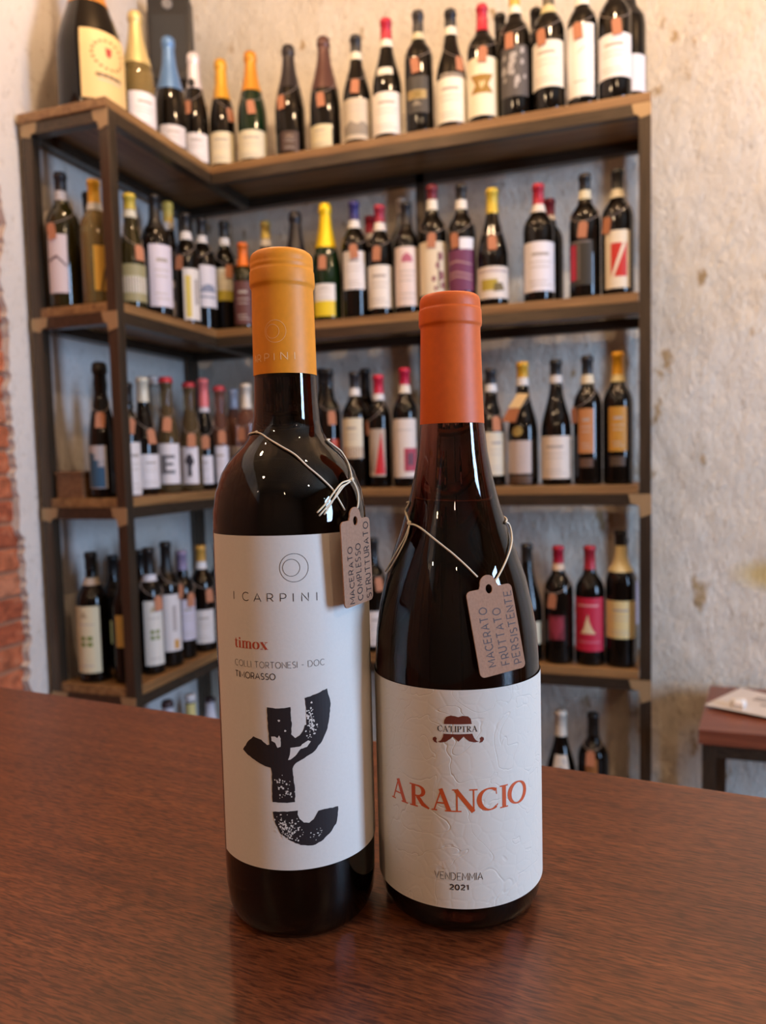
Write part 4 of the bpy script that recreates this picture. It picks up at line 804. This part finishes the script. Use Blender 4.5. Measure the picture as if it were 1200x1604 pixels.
# ------------------------------------------------------------------ the two front bottles
FD = {
 'phiL': -1.1198,
 'phiR': -1.33552,
 'main': [(-0.01313, 0.10984), (-0.00786, 0.1094), (-0.00259, 0.10998), (-0.00257, 0.10639), (-0.00226, 0.10152), (-0.00267, 0.09764), (-0.00093, 0.09584), (0.001, 0.09691), (0.00249, 0.09874), (0.00343, 0.10133), (0.00425, 0.10148), (0.00426, 0.10928), (0.00378, 0.11356), (0.00881, 0.11483), (0.01423, 0.11658), (0.01577, 0.10953), (0.01502, 0.10376), (0.01391, 0.09854), (0.01114, 0.09314), (0.00775, 0.08928), (0.00502, 0.08768), (0.0016, 0.08585), (-0.00141, 0.08412), (-0.00257, 0.08198), (-0.00223, 0.07803), (-0.0018, 0.0721), (-0.00198, 0.06669), (-0.00669, 0.06652), (-0.0121, 0.06664), (-0.01213, 0.07305), (-0.01189, 0.07947), (-0.01244, 0.08239), (-0.01509, 0.08293), (-0.01935, 0.08467), (-0.02397, 0.08692), (-0.02671, 0.08899), (-0.02366, 0.09318), (-0.02056, 0.09596), (-0.01647, 0.09484), (-0.01368, 0.09263), (-0.01265, 0.09294), (-0.01293, 0.09903), (-0.01321, 0.10487)],
 'bott': [(-0.01218, 0.06217), (-0.00682, 0.06248), (-0.00082, 0.06276), (-0.00102, 0.06095), (-0.00023, 0.0589), (0.00163, 0.05698), (0.00402, 0.05654), (0.00601, 0.05789), (0.00835, 0.06147), (0.01269, 0.06156), (0.01803, 0.06125), (0.01772, 0.05721), (0.01676, 0.05344), (0.01337, 0.04984), (0.00915, 0.04707), (0.00539, 0.04593), (-0.00014, 0.04672), (-0.00533, 0.04947), (-0.00912, 0.05242), (-0.01097, 0.05631), (-0.01186, 0.05971)],
 'fleck': [[(-0.0032, 0.09156), (0.00132, 0.09201), (0.00207, 0.09291), (0.00474, 0.09434), (0.00593, 0.09371), (0.00417, 0.09147), (0.00128, 0.09078), (-0.00119, 0.08778), (-0.00339, 0.08617), (-0.00444, 0.08607), (-0.00355, 0.0884)], [(-0.01166, 0.09665), (-0.01003, 0.09671), (-0.00881, 0.09602), (-0.00804, 0.09724), (-0.00737, 0.09578), (-0.00749, 0.09212), (-0.00898, 0.09161), (-0.00987, 0.09379), (-0.01159, 0.09469)]],
 'clus': [(-0.00796, 0.10396, 5e-05, 5e-05, 1), (-0.00533, 0.09933, 5e-05, 5e-05, 1), (0.00651, 0.10415, 0.00215, 0.00458, 60), (-0.00881, 0.07566, 0.00189, 0.00242, 22), (-0.00556, 0.07126, 0.00269, 0.00296, 24), (-0.00473, 0.05294, 0.00539, 0.00431, 80), (-0.00799, 0.05691, 0.00296, 0.00269, 34), (0.00777, 0.0511, 0.00323, 0.00189, 16), (0.00556, 0.09693, 0.00119, 0.00242, 8), (0.00734, 0.09964, 0.00162, 0.00162, 16)],
 'carpini': {0: ('I', [(-0.02883, 0.15744), (-0.02883, 0.15744), (-0.02865, 0.16105), (-0.02865, 0.16105)]), 1: ('C', [(-0.02356, 0.15717), (-0.02029, 0.15738), (-0.02337, 0.16092), (-0.02014, 0.1611)]), 2: ('A', [(-0.01762, 0.15707), (-0.0142, 0.15719), (-0.01747, 0.16066), (-0.01406, 0.16077)]), 3: ('R', [(-0.01121, 0.15724), (-0.00852, 0.15725), (-0.01109, 0.16072), (-0.00839, 0.16072)]), 4: ('P', [(-0.00534, 0.15721), (-0.00283, 0.15713), (-0.00523, 0.16067), (-0.00271, 0.16061)]), 5: ('I', [(0.00029, 0.157), (0.00029, 0.157), (0.00041, 0.16056), (0.00041, 0.16056)]), 6: ('N', [(0.00398, 0.15704), (0.00695, 0.15682), (0.0041, 0.16069), (0.00707, 0.16047)]), 7: ('I', [(0.01075, 0.15673), (0.01075, 0.15673), (0.01087, 0.16035), (0.01087, 0.16035)])},
 'circ': [[(0.00103, 0.17186), (0.00726, 0.17149)], [(-0.00017, 0.17191), (0.00358, 0.17172)]],
 'timox': [(-0.02943, 0.13595), (-0.01165, 0.13591), (-0.02311, 0.13573), (-0.02295, 0.13899)],
 'colli': [(-0.02961, 0.12759), (0.01332, 0.12703), (-0.00624, 0.12746), (-0.00614, 0.1302)],
 'timor': [(-0.02972, 0.12207), (-0.00886, 0.12231), (-0.01857, 0.12229), (-0.01847, 0.12498)],
 'labL': [(-0.0409, 0.18663), (0.05461, 0.18187), (0.00132, 0.18641), (-0.00367, 0.03486), (-0.04343, 0.04003)],
 'hat': [[(-0.0061, 0.0998), (-0.00595, 0.10145), (-0.00503, 0.10301), (-0.00323, 0.10375), (-0.00117, 0.10356), (0.00035, 0.10309), (0.00236, 0.10369), (0.00472, 0.1034), (0.00589, 0.10226), (0.00633, 0.09988)], [(-0.00636, 0.09537), (-0.00014, 0.0953), (0.00649, 0.09547), (0.00724, 0.0936), (0.00812, 0.09234), (0.00944, 0.09165), (0.0075, 0.09142), (0.00512, 0.09202), (0.00365, 0.09316), (0.00261, 0.09426), (0.00027, 0.09197), (-0.00223, 0.09422), (-0.00343, 0.09309), (-0.00554, 0.09164), (-0.00796, 0.09122), (-0.00905, 0.09149), (-0.00763, 0.09223), (-0.0067, 0.09382)], [(-0.01129, 0.09322), (-0.01023, 0.0937), (-0.0095, 0.09298), (-0.00978, 0.09191), (-0.00931, 0.09086), (-0.01072, 0.09132), (-0.0115, 0.09228)], [(0.01162, 0.09339), (0.0107, 0.09384), (0.00983, 0.09313), (0.01011, 0.09208), (0.00955, 0.09103), (0.01102, 0.0914), (0.01179, 0.09246)]],
 'calip': [(-0.00907, 0.09637), (0.00891, 0.09653), (0.00017, 0.09633), (0.00022, 0.099)],
 'aran': [('A', [(-0.03577, 0.05899), (-0.02502, 0.0593), (-0.03388, 0.10562)]), ('R', [(-0.02401, 0.05921), (-0.01362, 0.05923), (-0.02268, 0.10798)]), ('A', [(-0.01265, 0.05939), (-0.00269, 0.05953), (-0.01158, 0.10949)]), ('N', [(-0.00269, 0.05941), (0.00848, 0.05961), (-0.00176, 0.11006)]), ('C', [(0.00849, 0.06028), (0.01837, 0.05988), (0.00932, 0.10978)]), ('I', [(0.01927, 0.0597), (0.02348, 0.0594), (0.02006, 0.10861)]), ('O', [(0.02373, 0.0612), (0.03483, 0.06052), (0.02452, 0.10787)])],
 'aranh': [(0.00289, 0.05951), (0.00308, 0.06991)],
 'vend': [(-0.01186, 0.02692), (0.01014, 0.02779), (-0.00083, 0.02794), (-0.00077, 0.03131)],
 'y21': [(-0.00486, 0.0234), (0.00342, 0.02374), (-0.00091, 0.02344), (-0.00087, 0.02573)],
 'labR': [(0.00116, 0.11527), (-0.00064, 0.01434), (-0.05075, 0.11254), (0.05444, 0.11788)],
 'capc': [[(-0.00406, 0.27771), (0.00101, 0.27761)], [(-0.0053, 0.2777), (-0.00216, 0.27755)]],
 'capt': [('A', [(-0.01702, 0.2647), (-0.01545, 0.26452), (-0.01678, 0.26776)]), ('R', [(-0.01448, 0.2645), (-0.01198, 0.26424), (-0.01429, 0.26767)]), ('P', [(-0.00976, 0.2646), (-0.0074, 0.26442), (-0.00961, 0.26776)]), ('I', [(-0.00481, 0.26457), (-0.00481, 0.26457), (-0.00469, 0.26771)]), ('N', [(-0.00172, 0.2648), (0.00132, 0.26476), (-0.00161, 0.26812)]), ('I', [(0.00467, 0.265), (0.00467, 0.265), (0.00478, 0.26817)]), ('I', [(0.02294, 0.26608), (0.02294, 0.26608), (0.02293, 0.26901)])],
 'tagL': [[-0.12431, 0.30385, 0.1916], [-0.11908, 0.3246, 0.19187], [-0.11767, 0.33019, 0.15433], [-0.12338, 0.30754, 0.15267]],
 'tagR': [[-0.07261, 0.32118, 0.1595], [-0.05572, 0.33656, 0.1617], [-0.04861, 0.33537, 0.12438], [-0.06596, 0.31958, 0.12215]],
 'sL': {'front': [[-0.16858, 0.31587, 0.23233], [-0.16497, 0.31395, 0.23127], [-0.16054, 0.31154, 0.22904], [-0.15298, 0.30898, 0.22532], [-0.14588, 0.30835, 0.22142], [-0.14052, 0.3085, 0.21647], [-0.13571, 0.30987, 0.2121], [-0.13285, 0.31156, 0.20888], [-0.13014, 0.31329, 0.20536], [-0.12807, 0.31503, 0.20068], [-0.12627, 0.3171, 0.19593]], 'right': [[-0.13983, 0.33097, 0.22812], [-0.13718, 0.33223, 0.22566], [-0.13432, 0.33417, 0.22288], [-0.13212, 0.33451, 0.21952], [-0.1301, 0.33323, 0.21648], [-0.12775, 0.33018, 0.21231], [-0.12679, 0.32828, 0.20938]], 'drop': [[-0.12495, 0.32351, 0.20951], [-0.12384, 0.32451, 0.20712], [-0.12272, 0.32463, 0.20418], [-0.12227, 0.32446, 0.20126], [-0.12201, 0.3231, 0.19812], [-0.1221, 0.32061, 0.1948], [-0.12277, 0.31818, 0.19296]], 'tails': [[[-0.12562, 0.32524, 0.20946], [-0.12621, 0.32188, 0.209], [-0.12748, 0.31719, 0.20803], [-0.12882, 0.31188, 0.20456], [-0.13083, 0.30758, 0.2], [-0.13374, 0.30342, 0.1958]], [[-0.12562, 0.32524, 0.20946], [-0.1259, 0.32182, 0.20813], [-0.12674, 0.31755, 0.20657], [-0.12811, 0.31224, 0.20255], [-0.13036, 0.30779, 0.19858], [-0.13307, 0.30386, 0.19437]], [[-0.12555, 0.32503, 0.20918], [-0.12619, 0.32015, 0.20761], [-0.12735, 0.31595, 0.20636], [-0.12832, 0.31203, 0.20284], [-0.12961, 0.30893, 0.19907], [-0.13139, 0.30563, 0.1948]]]},
 'sR': {'up': [[-0.10571, 0.34969, 0.19758], [-0.10652, 0.35012, 0.19571], [-0.10865, 0.35265, 0.19306], [-0.10579, 0.34623, 0.19045], [-0.10397, 0.34317, 0.18796]], 'front': [[-0.1037, 0.3422, 0.18713], [-0.10089, 0.34016, 0.18745], [-0.09636, 0.33725, 0.18582], [-0.08948, 0.33403, 0.18147], [-0.08471, 0.33271, 0.17817], [-0.08018, 0.33211, 0.17482], [-0.07439, 0.33207, 0.16972], [-0.07158, 0.33234, 0.16685], [-0.06937, 0.33271, 0.16454]], 'right': [[-0.06062, 0.35936, 0.18699], [-0.06031, 0.36663, 0.18512], [-0.0582, 0.36074, 0.18015], [-0.05765, 0.35323, 0.17553], [-0.05881, 0.34544, 0.16994], [-0.06082, 0.33972, 0.16484], [-0.06261, 0.33653, 0.16209], [-0.06532, 0.33398, 0.16156]], 'tails': [[[-0.10335, 0.34103, 0.18694], [-0.1058, 0.34032, 0.18064], [-0.11114, 0.34151, 0.1725], [-0.11734, 0.34593, 0.16402]], [[-0.10332, 0.34092, 0.18665], [-0.10455, 0.33933, 0.18075], [-0.10912, 0.33916, 0.17223], [-0.11511, 0.34218, 0.16401]]]},
 'posL': [-0.16052, 0.33145],
 'posR': [-0.08667, 0.36157]}
TOPZ = 1.1002
def front_lathe(prof, base, foot):
    """measured outline, rounded foot with a punt"""
    p = [(0, .012), (base*.35, .011), (base*.60, .006), (base*.72, .0015), (base*.80, 0.0), (base*.88, .0006)]+foot+prof
    return p
# --- left: straight shouldered bottle
PLm = [(.03683, .0308), (.03690, .06), (.03695, .1002), (.03690, .178), (.03685, .1857), (.03642, .195), (.03491, .2042), (.03147, .2135), (.02900, .2175), (.02568, .2218), (.0215, .2258), (.01885, .2290), (.01720, .2318), (.01580, .2370), (.01525, .2455), (.01480, .259), (.01440, .298), (.01405, .3005)]
PX, PY = FD['posL']
LB = root('wine_bottle', (PX, PY, TOPZ), 'dark wine bottle with yellow ochre capsule and white label, left on the counter', 'bottle')
G1 = wine_glass_mat('brown_wine_glass', (.36, .17, .08), 230)
lp = front_lathe(PLm+[(.0142, .3135), (.010, .314), (0, .314)], .0368, [(.0343, .0032), (.0360, .0085), (.0367, .017)])
lathe('glass_body', lp, G1, LB, 96)
OCH = paper('ochre_capsule', (.80, .27, .008), .50, .05, .12, 300)
capL = lathe('capsule', [(.01500, .2588), (.01502, .2592), (.01490, .270), (.01475, .285), (.01448, .2972), (.01449, .2984), (.01462, .2992), (.01512, .3000), (.01536, .3008), (.01540, .3018), (.01530, .3050), (.01520, .3064), (.01512, .3070), (.01486, .3074), (.01484, .3084), (.01494, .3087), (.01488, .3100), (.01480, .3102), (.01484, .3112), (.01478, .3125), (.01455, .3140), (.0139, .3150), (.0125, .3160), (0, .3162)], OCH, LB, 96)
phL = FD['phiL']; phR = FD['phiR']
rfc = lambda z: interp([(.01502, .2592), (.01490, .270), (.01475, .285), (.01462, .2975)], z)
def cyl(rf, c, off, R):
    def f(u, v):
        a = c+u/R; r = rf(v)+off
        return (r*math.cos(a), r*math.sin(a), v)
    return f
c3 = cyl(rfc, phL, .00012, .0150)
V = []; F = []; mi = []
for (a, b) in FD['capc']:
    R_ = abs(b[0]-a[0])*1.0; R_ = (R_+.0028 if R_ > .0022 else R_)  if False else R_
    ribbon(V, F, mi, arc(a[0], a[1], R_, R_, 0, 360, 36), [.00014]*37, c3, step=.0005)
for ch, q in FD['capt']:
    u0, u1, v0, v1 = q[0][0], q[1][0], (q[0][1]+q[1][1])/2, q[2][1]
    w_, st = SANS[ch]; k = (u1-u0)/w_ if w_ else 1
    for s_ in st: ribbon(V, F, mi, [(u0+x*k, v0+y*(v1-v0)) for x, y in s_], [.00032]*len(s_), c3, step=.0005)
mesh('capsule_lettering', V, F, mat('pale_gold_print', (.95, .62, .32), .4), capL)
# label of the left bottle
RL = .0372; rfl = lambda z: .0368
lab = FD['labL']; u0, u1 = -.0462, .0560; zt, zb_ = lab[2][1]-.0003, lab[3][1]+.0003
LABW = paper('label_paper_white', (.74, .71, .66), .55, .02, .08, 700)
V = []; F = []; mi = []
patch(V, F, mi, lambda z: .0370, .00022, phL+u0/RL, phL+u1/RL, zb_, zt, 0, 70, 1)
labL = mesh('label', V, F, LABW, LB, True)
f3 = cyl(lambda z: .0370, phL, .0003, RL)
V = []; F = []; mi = []
for k, (ch, q) in FD['carpini'].items():
    a0, a1, v0, v1 = q[0][0], q[1][0], (q[0][1]+q[1][1])/2, (q[2][1]+q[3][1])/2
    w_, st = SANS[ch]; kk = (a1-a0)/w_ if w_ else 1
    for s_ in st: ribbon(V, F, mi, [(a0+x*kk, v0+y*(v1-v0)) for x, y in s_], [.00035]*len(s_), f3)
for (a, b), n_ in zip(FD['circ'], (44, 36)):
    R_ = .0072 if n_ == 44 else .0044
    ribbon(V, F, mi, arc(a[0], a[1], 0.00623 if n_ == 44 else 0.00375, 0.00623 if n_ == 44 else 0.00375, 0, 360, n_), [.00020]*(n_+1), f3)
q = FD['colli']; text_sans(V, F, mi, 'COLLI TORTONESI - DOC', q[0][0], q[2][1], q[1][0]-q[0][0], q[3][1]-q[2][1], .00020, f3, .26)
mesh('label_lettering', V, F, INK, labL)
V = []; F = []; mi = []
q = FD['timor']; text_sans(V, F, mi, 'TIMORASSO', q[0][0], q[2][1], q[1][0]-q[0][0], q[3][1]-q[2][1], .00036, f3, .24)
mesh('label_lettering', V, F, INK, labL)
V = []; F = []; mi = []
q = FD['timox']; xh = (q[3][1]-q[2][1])/.7
lay, tot = layout('timox', SERIF, .04); k = (q[1][0]-q[0][0])/tot
for x, ch in lay: glyph_serif(V, F, mi, ch, q[0][0]+x*k, q[0][0]+(x+SERIF[ch][0])*k, q[2][1], xh, f3, 1.15)
mesh('red_lettering', V, F, mat('print_brick_red', (.50, .075, .035), .5), labL)
BLK = mat('woodcut_black', (.016, .012, .014), .55)
def ragged(pts, amp=.00016, step=.0011):
    out = []
    for a, b in zip(pts, pts[1:]+pts[:1]):
        n_ = max(1, int(math.hypot(b[0]-a[0], b[1]-a[1])/step))
        for k in range(n_):
            t = k/n_; out.append((a[0]+(b[0]-a[0])*t+random.uniform(-amp, amp)*(k > 0), a[1]+(b[1]-a[1])*t+random.uniform(-amp, amp)*(k > 0)))
    return out
V = []; F = []; mi = []
for key in ('main', 'bott'): polydecal(V, F, mi, lambda z: .0370, .0003, phL, RL, ragged([tuple(p) for p in FD[key]]), 0, .0016)
mesh('woodcut_print', V, F, BLK, labL)
V = []; F = []; mi = []
for g in FD['fleck']: polydecal(V, F, mi, lambda z: .0370, .00038, phL, RL, ragged([tuple(p) for p in g], .0001, .0009), 0, .0016)
random.seed(11)
def blob(cx, cy, s_):
    n_ = random.randint(5, 8)
    return [(cx+s_*random.uniform(.45, 1.15)*math.cos(2*PI*k/n_), cy+s_*random.uniform(.45, 1.15)*math.sin(2*PI*k/n_)) for k in range(n_)]
for (cu, cv, su, sv, n_) in FD['clus']:
    for k in range(n_):
        x, y = (random.gauss(0, .55), random.gauss(0, .55)) if n_ > 1 else (0, 0)
        s_ = random.choice((.00022, .0003, .0004, .00055)) if n_ > 1 else .0006
        polydecal(V, F, mi, lambda z: .0370, .00038, phL, RL, blob(cu+x*su, cv+y*sv, s_), 0, .01)
o = mesh('worn_print_specks', V, F, LABW, labL); tag(o, kind='stuff')

# --- right: sloping burgundy bottle
RX, RY = FD['posR']
RB = root('wine_bottle', (RX, RY, TOPZ), 'dark sloping wine bottle with bright orange capsule and cream label, right on the counter', 'bottle')
PRm = [(.0403, .016), (.0405, .03), (.04048, .0804), (.04035, .112), (.04004, .1225), (.0391, .135), (.03716, .1472), (.03437, .1596), (.03036, .1719), (.02589, .1839), (.0222, .1961), (.01922, .2083), (.01701, .2201), (.01535, .2347), (.0146, .26), (.0140, .279), (.0141, .2905), (.010, .292), (0, .292)]
G2 = wine_glass_mat('amber_wine_glass', (.50, .17, .05), 130)
lathe('glass_body', front_lathe(PRm, .0402, [(.0378, .0032), (.0394, .0078)]), G2, RB, 96)
ORG = paper('orange_capsule', (.70, .115, .008), .50, .06, .15, 260)
capR = lathe('capsule', [(.01555, .2343), (.01557, .2347), (.01500, .250), (.01462, .268), (.01436, .2786), (.01440, .2798), (.01456, .2804), (.01500, .2810), (.01516, .2818), (.01516, .2830), (.01508, .2862), (.01502, .2878), (.01490, .2884), (.01462, .2887), (.01458, .2893), (.01464, .2897), (.01458, .2915), (.01440, .2932), (.0139, .2945), (.0128, .2953), (0, .2955)], ORG, RB, 96)
labR_ = FD['labR']; zt, zb_ = labR_[0][1], labR_[1][1]
LABC = mat('label_textured_cream', (.76, .72, .64), .6)
b = LABC.node_tree.nodes['Principled BSDF']; tc = N(LABC, 'ShaderNodeTexCoord')
mp_ = N(LABC, 'ShaderNodeMapping'); mp_.inputs['Scale'].default_value = (1, 1, 1); L(LABC, tc, 'Object', mp_, 'Vector')
vo = N(LABC, 'ShaderNodeTexNoise', Scale=34.0, Detail=2.0, Roughness=.45, Distortion=1.6); L(LABC, mp_, 'Vector', vo, 'Vector')
s1 = N(LABC, 'ShaderNodeMath', operation='SUBTRACT'); s1.inputs[1].default_value = .5; L(LABC, vo, 'Fac', s1, 0)
s2 = N(LABC, 'ShaderNodeMath', operation='ABSOLUTE'); L(LABC, s1, 0, s2, 0)
r_ = ramp(LABC, [(0, (0, 0, 0)), (.012, (1, 1, 1))]); L(LABC, s2, 0, r_, 'Fac')
vo2 = N(LABC, 'ShaderNodeTexVoronoi', feature='DISTANCE_TO_EDGE', Scale=150.0); L(LABC, mp_, 'Vector', vo2, 'Vector')
r2_ = ramp(LABC, [(0, (.4, .4, .4)), (.12, (1, 1, 1))]); L(LABC, vo2, 'Distance', r2_, 'Fac')
ms_ = N(LABC, 'ShaderNodeTexNoise', Scale=28.0, Detail=1.0); L(LABC, mp_, 'Vector', ms_, 'Vector')
rm_ = ramp(LABC, [(.5, (0, 0, 0)), (.6, (1, 1, 1))]); L(LABC, ms_, 'Fac', rm_, 'Fac')
b2_ = N(LABC, 'ShaderNodeBump', Strength=.12, Distance=.0005); L(LABC, r2_, 'Color', b2_, 'Height'); L(LABC, rm_, 'Color', b2_, 'Strength') if False else None
b1_ = N(LABC, 'ShaderNodeBump', Strength=.28, Distance=.0005); L(LABC, r_, 'Color', b1_, 'Height'); L(LABC, b2_, 'Normal', b1_, 'Normal'); L(LABC, b1_, 'Normal', b, 'Normal')
V = []; F = []; mi = []
patch(V, F, mi, lambda z: .0406, .00022, phR-1.75, phR+1.62, zb_, zt, 0, 84, 1)
labR = mesh('label', V, F, LABC, RB, True)
RR = .0410; g3 = cyl(lambda z: .0406, phR, .0003, RR)
V = []; F = []; mi = []
hgt = (FD['aranh'][1][1]-FD['aranh'][0][1])
for ch, q in FD['aran']:
    glyph_serif(V, F, mi, ch, q[0][0], q[1][0], FD['aranh'][0][1]+.0002, hgt*.985, g3, 1.42)
mesh('orange_lettering', V, F, mat('print_orange_red', (.64, .10, .022), .5), labR)
V = []; F = []; mi = []
HATM = mat('print_chestnut', (.16, .028, .012), .55)
for g in FD['hat']: polydecal(V, F, mi, lambda z: .0406, .0003, phR, RR, [tuple(p) for p in g], 0, .0016)
mesh('hat_emblem', V, F, HATM, labR)
V = []; F = []; mi = []
q = FD['calip']; lay, tot = layout("CA'LIPTRA", SERIF, .07); k = (q[1][0]-q[0][0])/tot
for x, ch in lay: glyph_serif(V, F, mi, ch, q[0][0]+x*k, q[0][0]+(x+SERIF[ch][0])*k, q[2][1], q[3][1]-q[2][1], g3, 1.25, .0005)
q = FD['vend']; text_sans(V, F, mi, 'VENDEMMIA', q[0][0], q[2][1], q[1][0]-q[0][0], q[3][1]-q[2][1], .00026, g3, .26)
q = FD['y21']; text_sans(V, F, mi, '2021', q[0][0], q[2][1], q[1][0]-q[0][0], q[3][1]-q[2][1], .00058, g3, .3)
mesh('label_lettering', V, F, INK, labR)

# --- hanging kraft tags on strings
def card(parent, quad, lines_, ink, curl=0.):
    TLq, TRq, BRq, BLq = [Vector(q)+Vector((0, 0, 1.1))-parent.location for q in quad]
    c = (TLq+TRq+BRq+BLq)/4; ex = ((TRq-TLq)+(BRq-BLq))/2; ey = ((TLq-BLq)+(TRq-BRq))/2
    w_, h_ = ex.length, ey.length; ex.normalize(); ey = (ey-ey.dot(ex)*ex).normalized(); nz_ = ex.cross(ey)
    if nz_.dot(Vector((0, 0, H))-parent.location-c) < 0: nz_ = -nz_
    r = .0022
    def corner(cx, cy, a0): return [(cx+r*math.cos(math.radians(a0+k*22.5)), cy+r*math.sin(math.radians(a0+k*22.5))) for k in range(5)]
    tb = .0042  # half width of the round tab
    out = corner(w_/2-r, -h_/2+r, -90)+corner(w_/2-r, h_/2-r, 0)+[(tb+.0008, h_/2)]+[(tb*math.cos(math.radians(a_)), h_/2+.0014+tb*math.sin(math.radians(a_))) for a_ in range(0, 181, 18)]+[(-tb-.0008, h_/2)]+corner(-w_/2+r, h_/2-r, 90)+corner(-w_/2+r, -h_/2+r, 180)
    hole = [(.0017*math.cos(2*PI*k/14), h_/2-.0006+.0021*math.sin(2*PI*k/14)) for k in range(14)]
    loops = [[Vector((x, y, 0)) for x, y in out], [Vector((x, y, 0)) for x, y in hole]]
    tri = tessellate_polygon(loops); flat = out+hole; n_ = len(flat); th = .0006
    def P3(x, y, d=0): return c+ex*x+ey*y+nz_*(d+curl*(y/h_)**2)
    V = [P3(x, y, th) for x, y in flat]+[P3(x, y, 0) for x, y in flat]; F = []
    for t_ in tri:
        a_, b_, c_ = [Vector((flat[k][0], flat[k][1], 0)) for k in t_]
        o_ = tuple(t_) if (b_-a_).cross(c_-a_).z > 0 else (t_[0], t_[2], t_[1])
        F.append(o_); F.append(tuple(n_+k for k in o_[::-1]))
    m0 = len(out)
    F += [(i, n_+i, n_+(i+1) % m0, (i+1) % m0) for i in range(m0)]
    F += [(m0+(i+1) % 14, n_+m0+(i+1) % 14, n_+m0+i, m0+i) for i in range(14)]
    cd = mesh('card', V, F, KRAFT, parent)
    V = []; F = []; mi = []
    for txt, a0, s0, ln, hh in lines_:
        # baseline runs up the card at across position a0 from s0, letters hh tall towards the left
        text_sans(V, F, mi, txt, s0*h_, 0, ln*h_, hh*w_, .00046, lambda u, v, a0=a0: P3(-v+(a0-.5)*w_, u-h_/2, th+.00008), .34, .06, random.uniform(-.03, .02))
    mesh('handwriting', V, F, ink, cd)
    hx = P3(0, h_/2-.0006, th)
    return hx, P3, w_, h_
def loc3(parent, pts): return [Vector(p)+Vector((0, 0, 1.1))-parent.location for p in pts]
random.seed(5)
TL_ = root('paper_tag', (PX, PY, TOPZ), 'kraft tag handwritten in three lines, tied on string to the ochre capped bottle', 'tag')
card(TL_, FD['tagL'], [('MACERATO', .34, .03, .66, .15), ('COMPLESSO', .62, .04, .67, .17), ('STRUTTURATO', .93, .04, .90, .17)], mat('dark_pen', (.03, .015, .012), .6))
S_ = FD['sL']
st = loc3(TL_, S_['front']); hole_px = loc3(TL_, S_['drop'])[-1]
tube('string', smoothpath(st), .00042, STRING, TL_, 6)
tube('string', smoothpath(loc3(TL_, S_['right'])), .00042, STRING, TL_, 6)
tube('string', smoothpath(loc3(TL_, S_['drop'])), .00042, STRING, TL_, 6)
for q in S_['tails']: tube('string_tail', smoothpath(loc3(TL_, q)), .00040, STRING, TL_, 6)
def back_arc(parent, p0, p1, rf, n=20):
    a0 = math.atan2(p0.y, p0.x); a1 = math.atan2(p1.y, p1.x)
    # go the long way round, away from the camera
    da = (a1-a0) % (2*PI)
    camd = math.atan2(-parent.location.y, -parent.location.x)
    mid_ = a0+da/2
    if math.cos(mid_-camd) > 0: da -= 2*PI
    out = []
    for k in range(n+1):
        t_ = k/n; z_ = p0.z+(p1.z-p0.z)*t_; r_k = rf(z_)+.0008; out.append((r_k*math.cos(a0+da*t_), r_k*math.sin(a0+da*t_), z_))
    return out
LPI = [(r, z) for r, z in lp if z > .012]
p1 = st[0]; p0 = loc3(TL_, S_['right'])[0]
tube('string', back_arc(TL_, p0, p1, lambda z: interp(LPI, z)), .00042, STRING, TL_, 6)
def knot(parent, p, s_=.0011):
    bm = bmesh.new(); bmesh.ops.create_icosphere(bm, subdivisions=2, radius=s_)
    for v in bm.verts: v.co = v.co*(1+.25*noise.noise(v.co*1800))+p
    me = bpy.data.meshes.new('knot'); bm.to_mesh(me); bm.free(); link('knot', me, STRING, parent, True)
knot(TL_, loc3(TL_, S_['right'])[-1]); knot(TL_, st[0], .0008)
TR_ = root('paper_tag', (RX, RY, TOPZ), 'kraft tag handwritten in three lines, tied on string to the orange capped bottle', 'tag')
card(TR_, FD['tagR'], [('MACERATO', .36, .10, .68, .16), ('FRUTTATO', .66, .09, .66, .17), ('PERSISTENTE', .92, .07, .84, .16)], mat('grey_pen', (.075, .045, .04), .6))
S_ = FD['sR']
tube('string', smoothpath(loc3(TR_, S_['up'])), .00045, STRING, TR_, 6)
tube('string', smoothpath(loc3(TR_, S_['front'])), .00045, STRING, TR_, 6)
rt = loc3(TR_, S_['right'])
tube('string', smoothpath(rt), .00045, STRING, TR_, 6)
for q in S_['tails']: tube('string_tail', smoothpath(loc3(TR_, q)), .00040, STRING, TR_, 6)
knot(TR_, loc3(TR_, S_['up'])[-1])
RPI = [(.0403, .012)]+PRm
tube('string', back_arc(TR_, rt[0], loc3(TR_, S_['up'])[0], lambda z: interp(RPI, z)), .00045, STRING, TR_, 6)
